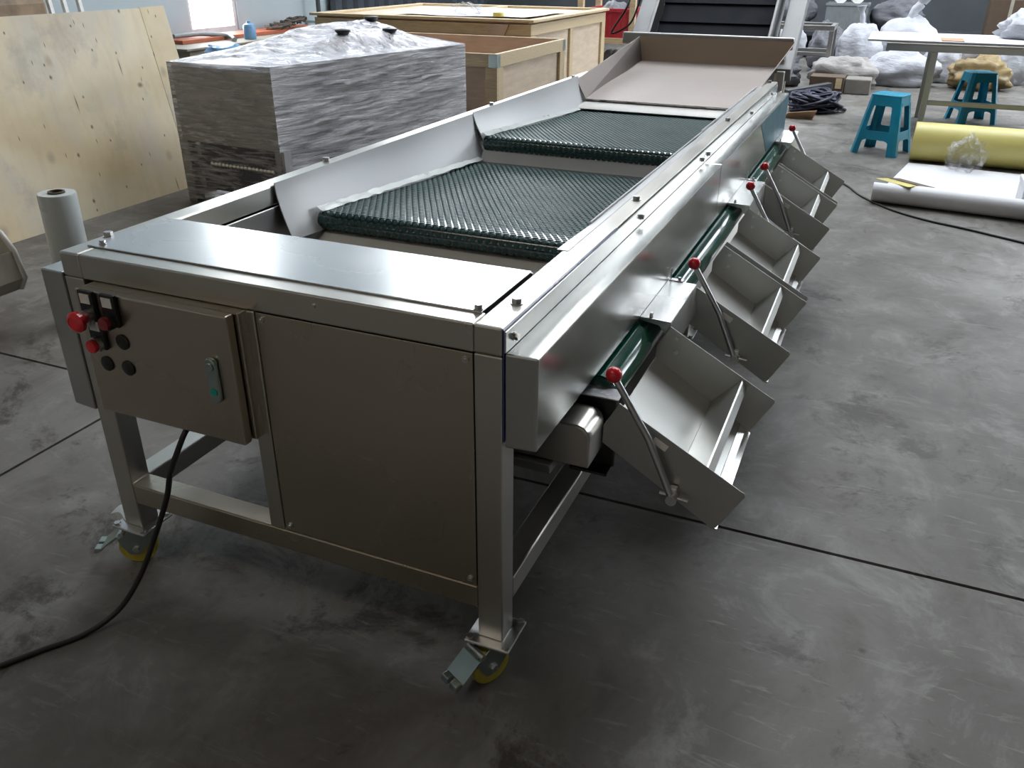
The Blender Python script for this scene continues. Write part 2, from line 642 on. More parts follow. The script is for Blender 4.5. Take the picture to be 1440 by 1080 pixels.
legs = [(-T, 0), (-T, 1.58), (-T, L - T), (-Wd, 0), (-Wd, 1.58), (-Wd, L - T)]
for x, y in legs:
    mbox('leg', 'steel', x, x + T, y, y + T, ZL, H - T - .0005, bev=.0025)
for x in (-T, -Wd):
    mbox('top_rail', 'steel', x, x + T, 0, L, H - T, H, bev=.004)
    for ya, yb in ((T, 1.58), (1.58 + T, L - T)):
        mbox('side_beam', 'steel', x, x + T, ya + .0005, yb - .0005, .177, .227, bev=.003)
for y, zt in ((0, H), (L - T, .60)):
    mbox('cross_beam', 'steel', -Wd + T + .0005, -T - .0005, y, y + T, zt - T, zt, bev=.003)
    mbox('cross_beam', 'steel_front', -Wd + T + .0005, -T - .0005, y, y + T, .177, .227, bev=.003)
mbox('middle_post', 'steel', -.517, -.482, 0, .045, .2275, H - T - .001, bev=.003)
# closed lower body under the belts
mbox('inner_panel', 'steel_dark', -T - .006, -T - .002, T, L - T, .44, H - .052)
mbox('inner_panel', 'steel_dark', -Wd + T + .002, -Wd + T + .006, T, L - T, .44, H - .052)

# front access panel and its screws
mbox('seam_darkener', 'black', -.4815, -.0505, .006, .008, .2275, .7035, bev=0)  # black sheet added so the gap round the panel looks dark
ap = mbox('access_panel', 'steel_front', -.4795, -.0525, .001, .004, .2295, .7015, bev=.001)
for x, z in ((-.467, .689), (-.065, .689), (-.467, .242), (-.065, .242)):
    MB().cyl((x, .001, z), (x, -.002, z), .006, n=12).cyl((x, -.002, z), (x, -.004, z), .003, n=6).obj('screw', 'bolt', ap, 40)

# control box
cb = MB().box(-.862, -.4985, -.022, .14, .447, .7035).obj('control_box', 'steel_front', MC, None, .002)
dr = MB().box(-.864, -.506, -.045, -.0245, .444, .7045).obj('box_door', 'steel_front', cb, None, .003)
FY = -.0455


def ctl(x, z, big, mat, name):
    # black name plate with white tag, bezel and knob
    MB().box(x - .018, x + .018, FY - .008, FY, z - .012, z + .052).obj('tag_holder', 'black', cb, None, .002)
    MB().box(x - .012, x + .012, FY - .0095, FY - .008, z + .027, z + .046).obj('white_tag', 'white_tag', cb)
    MB().cyl((x, FY - .008, z), (x, FY - .018, z), .0155, n=20).obj('bezel', 'bolt' if mat == 'red' else 'black', cb, 40)
    if big:
        MB().lathe([(.009, .018), (.011, .030), (.020, .032), (.0205, .040), (.017, .044), (.012, .0455), (.0115, .0445), (.006, .0445), (0.0005, .0445)],
                   (x, FY, z), (0, -1, 0)).obj(name, mat, cb, 35)
    else:
        MB().lathe([(.013, .018), (.0135, .024), (.012, .027), (.0005, .028)], (x, FY, z), (0, -1, 0)).obj(name, mat, cb, 35)


ctl(-.829, .655, True, 'red', 'emergency_button')
ctl(-.775, .655, False, 'redlamp', 'indicator_lamp')
ctl(-.8215, .601, False, 'red', 'push_button')
for x, z in ((-.765, .611), (-.819, .556), (-.765, .5565)):
    MB().lathe([(.0155, 0), (.0155, .002), (.013, .0035), (.0005, .0038)], (x, FY, z), (0, -1, 0)).obj('hole_plug', 'black', cb, 35)
# quarter-turn latch: rounded bar with a recessed paddle and green dot
lp = [(-.5515 + .0125 * math.cos(a) * 1, .6085 + .0125 * math.sin(a)) for a in [PI * i / 10 for i in range(11)]] + \
     [(-.5515 + .0125 * math.cos(a), .5415 + .0125 * math.sin(a)) for a in [PI + PI * i / 10 for i in range(11)]]
MB().prism(lp, 'y', FY - .009, FY).obj('door_latch', 'zinc', cb, None, .003)
MB().cyl((-.5515, FY - .009, .604), (-.5515, FY - .012, .604), .0085, n=18).obj('latch_button', 'zinc', cb, 40, .001)
MB().cyl((-.5515, FY - .009, .553), (-.5515, FY - .0105, .553), .0075, n=18).obj('latch_dot', 'green', cb, 40)

# deck sheet over the front end
MB().box(-.9085, -.055, .043, .256, H + .0005, H + .0035).obj('deck_sheet', 'steel_deck', MC, None, .0008)
MB().box(-Wd + T + .002, -T - .002, .252, .2545, .60, H + .001).obj('deck_apron', 'steel_deck', MC)
# white discharge slope between deck and first belt
MB().prism([(.2555, .46), (.735, .607), (.735, .613), (.2555, .466)], 'x', -Wd + T + .008, -T - .008).obj('discharge_plate', 'plate_white', MC)


# belts: sheet with a rounded nose, rising towards the front
def belt(y0, z0, y1, z1, x0, x1, seed):
    R = .024
    sl = (z1 - z0) / (y1 - y0)
    prof = []
    for i in range(9):
        a = PI / 2 + PI * i / 8
        prof.append((y0 + R + R * math.cos(a), z0 - R + R * math.sin(a)))
    prof = prof[::-1]
    top = [(y0 + R + (y1 - y0 - R) * i / 12, z0 + sl * (y1 - y0 - R) * i / 12 - .006 * math.sin(PI * i / 12)) for i in range(13)]
    path = prof + top[1:]
    path = path + [(y1, z1 - 2 * R)] + [(path[0][0] + .02, path[0][1])]
    b = MB().prism(path, 'x', x0, x1).obj('conveyor_belt', 'belt', MC, 35)
    # hexagonal field of round nubs along the run: arc length positions
    run = [(y1 - .01, z1)] + top[::-1][1:] + prof[::-1][1:]
    seg, tot = [], 0
    for (ya, za), (yb, zb) in zip(run, run[1:]):
        d = math.hypot(yb - ya, zb - za)
        seg.append((tot, d, ya, za, yb, zb))
        tot += d
    px, py = .0193, .0168
    base = []
    m = MB()
    rows = int(tot / py)
    ring = 7
    for r in range(rows):
        sp = tot - .012 - r * py
        if sp < 0:
            break
        for (t0, d, ya, za, yb, zb) in seg:
            if t0 <= sp <= t0 + d:
                break
        k = (sp - t0) / d
        y, z = ya + (yb - ya) * k, za + (zb - za) * k
        tv = Vector((0, yb - ya, zb - za)).normalized()
        nv = Vector((1, 0, 0)).cross(tv)
        if nv.z < -.2 and abs(tv.y) > .5 and z > z0 - R:
            nv = -nv
        # outward = away from the belt core
        core = Vector((0, max(y, y0 + R), z0 - R + sl * (y - y0)))
        if nv.dot(Vector((0, y, z)) - core) < 0:
            nv = -nv
        cols = int((x1 - x0 - .012) / px)
        for c in range(cols):
            x = x0 + .010 + c * px + (px / 2 if r % 2 else 0)
            if x > x1 - .006:
                continue
            p = Vector((x, y, z))
            ex = Vector((1, 0, 0))
            n0 = len(m.v)
            for rr, hh in ((.0080, -.0004), (.0071, .0014), (.0052, .0019)):
                for q in range(ring):
                    a = 2 * PI * q / ring
                    w = p + (ex * math.cos(a) + tv * math.sin(a)) * rr + nv * hh
                    m.v.append(tuple(w))
            for lv in range(2):
                for q in range(ring):
                    m.f.append((n0 + lv * ring + q, n0 + lv * ring + (q + 1) % ring, n0 + (lv + 1) * ring + (q + 1) % ring, n0 + (lv + 1) * ring + q))
            m.f.append(tuple(n0 + 2 * ring + q for q in range(ring)))
    nb = m.obj('belt_nubs', 'nub', b, 50)
    nb['kind'] = 'stuff'
    return b


belt(.70, .664, 1.70, .600, -.842, -.098, 1)
belt(1.72, .684, 2.86, .618, -.835, -.105, 2)
# white plate below the second nose and skirts
MB().prism([(1.70, .600), (1.735, .637), (1.738, .634), (1.703, .590)], 'x', -.84, -.10).obj('drop_plate', 'liner', MC)


# side liners: tall white sheets flaring in towards the belt
def liner(y0, y1, zt, zb0, zb1, side, lip):
    def fn(u, v):
        y = y0 + u * (y1 - y0)
        zb = zb0 + (zb1 - zb0) * u
        z = zt + (zb - zt) * v
        xo = .885 - .045 * v ** 1.5 - (.006 * math.sin(u * 9) * v)
        if u < .06:
            xo += .02 * (1 - u / .06) * v * lip
        x = -xo if side < 0 else -Wd + xo
        return (x, y, z)
    return MB().grid(fn, 30, 8).obj('side_liner', 'liner', MC, 50, solid=.003)


for sd in (-1, 1):
    liner(.595, 1.745, .760, .618, .592, sd, .3)
    liner(1.738, 2.885, .764, .650, .612, sd, -.5)
    # crumpled clear strips along the belt edge
    for (ya, yb, za, zb) in ((.705, 1.70, .665, .606), (1.735, 2.86, .684, .622)):
        def st(u, v, ya=ya, yb=yb, za=za, zb=zb, sd=sd):
            y = ya + u * (yb - ya)
            w = .021 * v
            x = .846 - w
            z = za + (zb - za) * u + .012 - .010 * v + .004 * noise.noise(Vector((u * 30, v * 3, 2.2)))
            return (-x if sd < 0 else -Wd + x, y, z)
        MB().grid(st, 60, 3).obj('edge_strip', 'filmroll', MC, 60, solid=.001)

# protective film left on the right-hand rail, with a torn inner edge
rnd = random.Random(4)
tear = [(.40 + 2.66 * i / 70, -.056 - .008 * noise.noise(Vector((i * .17, 1.7, 0)))) for i in range(71)]
m = MB()
for i in range(70):
    (ya, xa), (yb, xb) = tear[i], tear[i + 1]
    m.add([(xa, ya, H + .0012), (-.036, ya, H + .0012), (-.036, yb, H + .0012), (xb, yb, H + .0012)], [(0, 1, 2, 3)])
m.obj('rail_film', 'steel_dark', MC, 60, solid=.0008)

# rail bolts
for x, y in ((-.933, .11), (-.936, .883), (-.93, 1.98), (-.92, 2.9)):
    bolt(MC, (x + .01, y, H), (0, 0, 1), .009, .008)
for x, y in ((-.021, .107), (-.021, .832), (-.022, 2.015), (-.03, 3.12)):
    bolt(MC, (x, y, H), (0, 0, 1), .009, .008)
bolt(MC, (-.064, .05, H + .0045), (0, 0, 1), .007, .006)
bolt(MC, (-.885, .06, H + .0045), (0, 0, 1), .006, .005)
for x in (-.30,):
    MB().cyl((x - .05, .0, .735), (x - .05, -.004, .735), .004, n=8).obj('screw', 'bolt', MC, 40)

# infeed tray at the far end: sloping floor, flared sides, end wall
TY0, TZ0, TY1, TZ1 = 2.885, .662, 3.86, .745
MB().add([(-.845, TY0, TZ0), (-.095, TY0, TZ0), (-.085, TY1, TZ1), (-.835, TY1, TZ1)], [(0, 1, 2, 3)])
tr = MB().grid(lambda u, v: (-.842 + u * .744, TY0 + v * (TY1 - TY0), TZ0 + v * (TZ1 - TZ0) + .004 * math.sin(v * 6)), 4, 16).obj(
    'infeed_tray', 'tray', MC, 40, solid=.003)
MB().add([(-.842, TY0, TZ0), (-.842, TY1, TZ1), (-.862, TY1, TZ1 + .125), (-.890, TY0, TZ0 + .085)], [(0, 1, 2, 3)]).obj('tray_side', 'tray', tr, solid=.004)
MB().add([(-.098, TY0, TZ0), (-.098, TY1, TZ1), (-.020, TY1, TZ1 + .125), (-.048, TY0, TZ0 + .085)], [(0, 1, 2, 3)]).obj('tray_side', 'tray', tr, solid=.004)
MB().add([(-.842, TY1, TZ1), (-.098, TY1, TZ1), (-.020, TY1 + .02, TZ1 + .125), (-.862, TY1 + .02, TZ1 + .125)], [(0, 1, 2, 3)]).obj('tray_end', 'tray_end', tr, solid=.004)
MB().prism([(TY0 + .02, .655), (TY0 - .03, .650), (TY0 - .085, .643), (TY0 - .10, .635), (TY0 - .098, .632), (TY0 - .083, .639), (TY0 - .03, .646), (TY0 + .02, .651)], 'x', -.845, -.095).obj('tray_lip', 'liner_warm', tr, 60)
MB().box(-.845, -.095, TY0 + .021, TY0 + .024, .44, .656).obj('tray_skirt', 'steel_dark', tr)
for x in (-.86, -.08):
    MB().box(x, x + .04, TY1 - .10, TY1 - .06, ZL - .11, TZ1 - .012).obj('tray_leg', 'steel', MC, None, .003)
    MB().box(x, x + .04, L + .0005, TY1 - .1005, .60, .64).obj('tray_brace', 'steel', MC, None, .003)

# side channels (right: two lengths; left: one deeper length)
CX0, CX1 = .0045, .0605
for ya, yb in ((0, 1.4925), (1.4945, 3.138)):
    ch = MB().prism([(CX0, .5405), (CX1, .544), (CX1, .7125), (CX0, .7115)], 'y', ya, yb).obj('side_channel', 'steel_chan', MC, None, .003)
    MB().box(.003, .0062, ya, yb, .7125, .749).obj('channel_flange', 'steel_chan', ch, None, .0008)
for y in (.033, .783, 1.46, 1.55, 2.38, 2.95):
    bolt(MC, (.0063, y, .729), (1, 0, 0), .006, .006)
MB().box(.0006, .0028, .001, .60, .55, .7515).obj('edge_film', 'darkblue', MC)
MB().prism([(2.28, .705), (3.136, .705), (3.136, .552), (2.56, .552)], 'x', CX1 + .0005, CX1 + .0015).obj('channel_film', 'bluefilm', MC)
lc = MB().prism([(-Wd - .0008, .405), (-Wd - .058, .410), (-Wd - .058, .7125), (-Wd - .0008, .7115)], 'y', -.004, 3.138).obj('side_channel', 'steel_chan', MC, None, .003)

# green take-off roller and its end bearings
RX, RZ, RR = .059, .4925, .040
ro = MB().lathe([(.002, .335), (.037, .335), (RR, .338), (RR, 3.087), (.037, 3.09), (.002, 3.09)], (RX, 0, RZ), (0, 1, 0), 40).obj('take_off_roller', 'roller', MC, 40)
MB().box(-.02, .112, .296, .303, .355, .508).obj('bearing_bracket', 'black', MC, None, .004)
MB().box(-.02, .114, .290, .334, .508, .511).obj('bearing_bracket', 'liner', MC, None, .001)
MB().box(-.01, .112, 3.10, 3.106, .36, .51).obj('bearing_bracket', 'steel', MC, None, .004)
MB().box(.03, .108, .262, .30, .352, .358).obj('bracket_foot', 'black', MC, None, .002)
MB().cyl((RX, .304, RZ), (RX, .336, RZ), .012, n=14).obj('roller_shaft', 'bolt', MC, 40)
# crinkled clear film caught on the bracket
MB().grid(lambda u, v: (.02 + .088 * u, .300 + .030 * v, .512 + .006 * math.sin(u * 11 + v * 4) * v + .012 * math.sin(PI * u) * v), 14, 5).obj(
    'loose_film', 'clearbag', MC, 60)
# rounded motor cover below the channel end
mp = [(-.10, .405), (.090, .405)] + [(.062 + .028 * math.cos(a), .466 + .028 * math.sin(a)) for a in [i * PI / 16 for i in range(9)]] + [(-.10, .494)]
MB().prism(mp, 'y', .195, .285).obj('motor_cover', 'steel', MC, 30, .004)
MB().box(-.10, .02, .18, .30, .385, .4045).obj('motor_mount', 'steel_dark', MC, None, .002)

# covers over the roller between the chutes
COV = [(.628, .893), (1.700, 2.052), (2.838, 3.136)]
for i, (ya, yb) in enumerate(COV):
    cv = MB().prism([(CX1 + .0005, .5445), (.132, .5425), (.132, .5455), (CX1 + .0005, .5475)], 'y', ya, yb).obj('roller_cover', 'steel_deck', MC, None, .001)
    MB().prism([(CX1 + .0005, .5445), (.1315, .5425), (.1315, .515), (.118, .515), (.106, .533), (CX1 + .0005, .540)], 'y', ya + .0005, ya + .0025).obj('cover_skirt', 'steel_deck', cv)
    MB().prism([(.129, .5425), (.132, .5425), (.138, .47), (.135, .47)], 'y', ya, yb).obj('cover_skirt', 'steel_chute', cv)
    MB().cyl((.083, ya + .012, .546), (.083, ya + .012, .556), .004, n=8).obj('screw', 'bolt', cv, 40)
    if i < 2:
        MB().box(.062, .098, yb - .006, yb + .010, .5465, .5495).obj('clip', 'bolt', cv)
        MB().cyl((.066, yb + .003, .549), (.066, yb + .003, .577), .0018, n=8).obj('screw', 'bolt', cv, 40)
        MB().cyl((.088, yb + .003, .549), (.088, yb + .003, .556), .004, n=6).obj('screw', 'bolt', cv, 40)


# chutes: two side plates, sloping floor, gate, lip, lever with red ball
PL = [(.132, .537), (.366, .4085), (.374, .405), (.3765, .398), (.333, .317), (.327, .3135), (.319, .317), (.150, .420), (.104, .448), (.1045, .485)]


def rounded(poly):
    return poly


def chute(ya, yb, lever):
    c = part('chute', (.25, (ya + yb) / 2, .43), MC)
    for y in (ya, yb - .002):
        MB().prism(PL, 'y', y, y + .002).obj('side_plate', 'steel_chute', c, None, .0006)
    FL = [(.1045, .4535), (.309, .3285), (.3095, .331), (.1045, .4565)]
    MB().prism(FL, 'y', ya + .0022, yb - .0022).obj('chute_floor', 'steel_chute', c)
    MB().prism([(.309, .3285), (.322, .312), (.334, .310), (.335, .313), (.323, .316), (.3105, .331)], 'y', ya + .0022, yb - .0022).obj('chute_lip', 'steel_deck', c)
    GT = [(.244, .3735), (.301, .437), (.302, .435), (.311, .418), (.313, .418), (.304, .437), (.301, .4395), (.242, .375)]
    MB().prism(GT, 'y', ya + .003, yb - .003).obj('gate', 'steel_chute', c)
    for q, y in enumerate((ya, yb)):
        sgn = 1 if q == 0 else -1
        for x, z in ((.150, .512), (.150, .478)):
            MB().cyl((x, y + sgn * .002, z), (x, y + sgn * .007, z), .005, n=6).obj('screw', 'bolt', c, 40)
    if lever:
        y, s = (ya, -1) if lever < 0 else (yb, 1)
        # pivot clamp, two wing screws, bent rod, ball
        MB().cyl((.249, y, .372), (.249, y + s * .030, .372), .010, n=14).obj('pivot', 'bolt', c, 40)
        MB().box(.2415, .2565, y + s * .010 - .007, y + s * .010 + .007, .358, .392).obj('pivot_clamp', 'bolt', c, None, .002)
        MB().cyl((.224, y + s * .014, .376), (.278, y + s * .014, .370), .0035, n=8).obj('pivot_screw', 'bolt', c, 40)
        pts = [(.247, y + s * .018, .372), (.226, y + s * .018, .420), (.205, y + s * .019, .466), (.196, y + s * .020, .487), (.130, y + s * .022, .592)]
        MB().tube(pts, .0066, 12).obj('lever_rod', 'bolt', c, 40)
        MB().ball((.124, y + s * .022, .604), .0150, 18, 12).obj('lever_ball', 'red', c, 80)
        if lever < 0:
            # blank white sticker near the upper edge
            d = Vector((.242, 0, -.132)).normalized()
            n = Vector((.132, 0, .242)).normalized()
            q_ = [Vector((.204, 0, .4835)) + d * a_ + n * b_ for a_, b_ in ((0, 0), (.030, 0), (.030, -.014), (0, -.014))]
            MB().prism([(v.x, v.z) for v in q_], 'y', y - .0012, y - .0002).obj('sticker', 'sticker', c)
    return c


for ya, yb, lv in ((.232, .626, -1), (.895, 1.268, -1), (1.305, 1.698, 1), (2.054, 2.408, -1), (2.446, 2.836, 1)):
    chute(ya, yb, lv)


# casters
def caster(cx, cy, yaw, film_=False):
    c = part('caster', (cx, cy, 0), MC)
    R_ = Matrix.Rotation(yaw, 4, 'Z')
    R_.translation = Vector((cx, cy, 0))

    def X(mb):
        mb.v = [tuple(R_ @ Vector(v)) for v in mb.v]
        return mb
    MB().box(cx - .046, cx + .046, cy - .046, cy + .046, ZL - .006, ZL - .0003).obj('mounting_plate', 'bolt', c, None, .002)
    for sx in (-1, 1):
        for sy in (-1, 1):
            MB().cyl((cx + sx * .037, cy + sy * .037, ZL), (cx + sx * .037, cy + sy * .037, ZL + .006), .0075, n=6).obj('bolt', 'bolt', c, 40)
    X(MB().cyl((0, 0, .090), (0, 0, .1035), .030, n=24)).obj('swivel_head', 'zinc', c, 40)
    wx = -.020
    X(MB().lathe([(.012, -.015), (.034, -.016), (.0405, -.015), (.042, -.011), (.042, .011), (.0405, .015), (.034, .016), (.012, .015)],
                 (wx, 0, .042), (0, 1, 0), 32)).obj('wheel', 'wheel', c, 35)
    for s in (-1, 1):
        X(MB().prism([(.028, .092), (-.030, .092), (-.058, .070), (-.052, .050), (-.036, .026), (-.014, .026), (.012, .055)], 'y', s * .021, s * .0185)).obj('fork_plate', 'zinc', c, None, .0008)
    X(MB().box(-.03, .028, -.021, .021, .0895, .0925)).obj('fork_bridge', 'zinc', c, None, .001)
    X(MB().cyl((wx, -.026, .042), (wx, .026, .042), .008, n=6)).obj('axle', 'bolt', c, 40)
    # brake pedal: sloping plate, roller bar, two upturned toes
    X(MB().prism([(-.052, .080), (-.056, .076), (-.098, .046), (-.098, .050), (-.058, .082)], 'y', -.026, .026)).obj('brake_pedal', 'zinc', c, None, .001)
    X(MB().cyl((-.047, -.024, .084), (-.047, .024, .084), .006, n=12)).obj('brake_bar', 'bolt', c, 40)
    for s in (-1, 1):
        X(MB().prism([(-.092, .050), (-.112, .050), (-.116, .038), (-.108, .036), (-.094, .044)], 'y', s * .004, s * .024)).obj('pedal_toe', 'zinc', c, None, .002)
    return c


caster(-.025, .025, math.radians(62))
lcs = caster(-Wd + .025, .025, math.radians(28))
MB().grid(lambda u, v: (-.995 + .060 * u, .010 + .045 * v + .008 * math.sin(u * 5), .111 + .006 * math.sin(u * 4 + v * 3) * (1 - u)), 8, 5).obj('film_scrap', 'filmroll', lcs, 60, solid=.0008)
caster(-.025, 1.605, .9)
caster(-Wd + .025, 1.605, 1.9)
caster(-.025, L - .025, 2.2)
caster(-Wd + .025, L - .025, 1.2)


def spline(ctrl, n=12):
    P = [Vector(p) for p in ctrl]
    P = [P[0] * 2 - P[1]] + P + [P[-1] * 2 - P[-2]]
    out = []
    for i in range(1, len(P) - 2):
        for k in range(n):
            t = k / n
            a, b, c, d = P[i - 1], P[i], P[i + 1], P[i + 2]
            out.append(.5 * ((2 * b) + (c - a) * t + (2 * a - 5 * b + 4 * c - d) * t * t + (3 * b - a - 3 * c + d) * t ** 3))
    out.append(P[-2])
    return out


tag(MB().tube(spline([(-.659, -.03, .443), (-.662, -.05, .42), (-.690, -.066, .35), (-.708, -.072, .29), (-.745, -.085, .20), (-.780, -.12, .10), (-.815, -.165, .03), (-.85, -.23, .006),
                      (-.895, -.30, .006), (-.94, -.37, .006), (-1.02, -.48, .006), (-1.2, -.7, .006)]), .0058, 10).obj('power_cable', 'rubber', None, 60, base=True),
    'black power cable hanging from the control box down onto the floor', 'cable')

# ------------------------------------------------------------------ left background
# leaning plywood board
bd = thing('plywood_board', (-3.33, 1.9, 0), 'large stained plywood board leaning upright at the left', 'board')
ang = math.atan2(.19, 1.0)
bm_ = Matrix.Translation((-3.33, 0, 0)) @ Matrix.Rotation(-ang, 4, 'Y')
mb = MB().box(-.018, 0, .45, 2.865, 0, 1.012, bm_).obj('sheet', 'plywood', bd, None, .001)
MB().box(-.0185, 0, 2.868, 3.055, 0.0, 1.016, bm_).obj('edge_batten', 'plywood', bd, None, .001)
MB().beam((-3.55, 1.0, .95), (-3.9, 1.0, .005), .05, .05).obj('prop', 'wood', bd)
MB().beam((-3.55, 2.6, .95), (-3.9, 2.6, .005), .05, .05).obj('prop', 'wood', bd)

fr = thing('film_roll', (-2.225, 1.03, 0), 'tall roll of pale stretch film standing behind the left machine corner', 'roll')
MB().lathe([(.030, 0), (.064, 0), (.066, .004), (.0655, .49), (.063, .497), (.030, .497)], (-2.225, 1.03, 0), (.02, .0, 1), 36).obj('film', 'filmroll', fr, 40)
MB().lathe([(.022, -.0), (.029, 0), (.029, .503), (.022, .503), (.022, 0)], (-2.225, 1.03, .0), (.02, 0, 1), 28).obj('core', 'brown', fr, 40)

# grey tipping cart at the left frame edge
gc = thing('tipping_cart', (-2.65, .67, 0), 'beige sheet metal cart cut by the left edge with red caster wheel', 'cart')
HP = [(-2.95, .52), (-2.47, .40), (-2.39, .36), (-2.345, .30), (-2.325, .20), (-2.36, .155), (-2.95, .13)]
for y in (.44, .90):
    MB().prism(HP, 'y', y, y + .004).obj('side_wall', 'beige', gc)
    MB().tube([(a, y + .002, b) for a, b in HP[:6]], .010, 10).obj('rim', 'liner_warm', gc, 60)
MB().prism([(-2.95, .126), (-2.36, .151), (-2.36, .155), (-2.95, .13)], 'y', .4445, .8995).obj('bottom', 'beige', gc)
MB().prism([(-2.325, .20), (-2.36, .155), (-2.364, .157), (-2.329, .202)], 'y', .4445, .8995).obj('front_wall', 'beige', gc)
MB().prism([(-2.345, .30), (-2.325, .20), (-2.329, .20), (-2.349, .30)], 'y', .4445, .8995).obj('front_wall', 'beige', gc)
MB().box(-2.94, -2.40, .86, .89, .20, .235).obj('stay_bar', 'brown', gc)
for x, y in ((-2.555, .86), (-2.555, .50), (-2.88, .86), (-2.88, .50)):
    w = MB().lathe([(.01, -.014), (.040, -.014), (.045, -.009), (.045, .009), (.040, .014), (.01, .014)], (x, y, .045), (1, .35, 0), 28).obj('wheel', 'red', gc, 35)
    MB().box(x - .02, x + .02, y - .02, y + .02, .092, .1275).obj('fork', 'zinc', gc, None, .003)
    MB().cyl((x - .024, y - .008, .045), (x + .024, y + .008, .045), .006, n=10).obj('axle', 'bolt', gc, 40)

# film-wrapped machine
A, B, C_, D = Vector((-3.11, 2.58, 0)), Vector((-2.39, 2.53, 0)), Vector((-2.02, 4.00, 0)), Vector((-2.86, 4.06, 0))
wm = thing('wrapped_machine', ((A + B + C_ + D) / 4), 'machine wrapped in shiny crinkled stretch film beside the plywood board', 'machine')
ZA, ZB, ZC_, ZD = .755, .765, .775, .86


def quad(u, v):
    return A.lerp(B, u).lerp(D.lerp(C_, u), v)


def inset(k):
    c = (A + B + C_ + D) / 4
    return [p.lerp(c, k) for p in (A, B, C_, D)]


def qprism(k, z0, z1, name, mat):
    P = inset(k)
    return MB().prism([(p.x, p.y) for p in P], 'z', z0, z1).obj(name, mat, wm, None, .004)


qprism(.022, .34, .735, 'steel_cabinet', 'steel_dark')
qprism(.12, .06, .338, 'lower_base', 'darkpl')
Pi = inset(.05)
for p in Pi:
    MB().box(p.x - .03, p.x + .03, p.y - .03, p.y + .03, 0, .345).obj('corner_post', 'steel_dark', wm)
# beaded roller rows visible in the open lower front
for zz, off in ((.290, .0), (.235, -.035)):
    a, b = Pi[0].lerp(Pi[1], .30), Pi[0].lerp(Pi[1], .93)
    m = MB()
    for i in range(17):
        p = a.lerp(b, i / 16)
        m.ball((p.x, p.y + off, zz), .016, 8, 6)
    m.cyl((a.x, a.y + off, zz), (b.x, b.y + off, zz), .010, n=10)
    m.obj('beaded_roller', 'steel' if off < 0 else 'darkpl', wm, 50)
qp = [Pi[0].lerp(Pi[1], .02), Pi[0].lerp(Pi[1], .28)]
MB().box(qp[0].x, qp[1].x, qp[0].y - .01, qp[0].y + .02, .15, .25).obj('gear_guard', 'darkpl', wm)


def wallfn(P, Q, za, zb, seed):
    d = (Q - P).normalized()
    n = Vector((d.y, -d.x, 0))

    def fn(u, v):
        p = P.lerp(Q, u)
        z = (za + (zb - za) * u) * (1 - v) + .02 * v
        w = .55 * noise.noise(Vector((u * 2.4 + seed, z * 24 + u * 3, seed))) + .5 * noise.noise(Vector((u * 5 + seed, z * 48 - u * 9, 3))) + .2 * noise.noise(Vector((u * 22, z * 90, seed)))
        edge = min(1, 8 * u, 8 * (1 - u))
        q = p + n * (.020 * w * edge - .03 * max(0, v - .75) * edge)
        return (q.x, q.y, z)
    return fn


fm = MB()
MB().grid(wallfn(A, B, ZA, ZB, 1.3), 70, 90).obj('film', 'film', wm, 70)
for P, Q, za, zb, sd in ((B, C_, ZB, ZC_, 5.1), (C_, D, ZC_, ZD, 9.7), (D, A, ZD, ZA, 12.2)):
    fm.grid(wallfn(P, Q, za, zb, sd), 110, 100)
fm.obj('lit_film', 'film_lit', wm, 70)


def topfn(u, v):
    p = quad(u, v)
    z = (ZA * (1 - u) + ZB * u) * (1 - v) + (ZD * (1 - u) + ZC_ * u) * v
    e = min(u, 1 - u, v, 1 - v)
    for (uu, vv, h, s) in ((.42, .82, .085, .05), (.14, .62, .06, .05), (.66, .52, .075, .028), (.72, .74, .05, .02), (.3, .35, .02, .05)):
        d2 = (u - uu) ** 2 + (v - vv) ** 2
        z += h * math.exp(-d2 / s) * min(1, e * 7)
    z += .014 * noise.noise(Vector((u * 4 + v * 6, v * 22 - u * 9, 2))) * min(1, e * 9) + .006 * noise.noise(Vector((u * 40, v * 18, 4))) * min(1, e * 9)
    return (p.x, p.y, z)


MB().grid(topfn, 60, 60).obj('film_top', 'film_top', wm, 70)
for u, v in ((.66, .52), (.72, .74), (.40, .84)):
    p = quad(u, v)
    MB().lathe([(.006, -.07), (.010, -.035), (.028, -.030), (.045, -.012), (.045, -.004), (.02, .0), (.001, .0)], (p.x, p.y, topfn(u, v)[2] + .022), (0, 0, 1), 18).obj('knob', 'black', wm, 40)

# crates


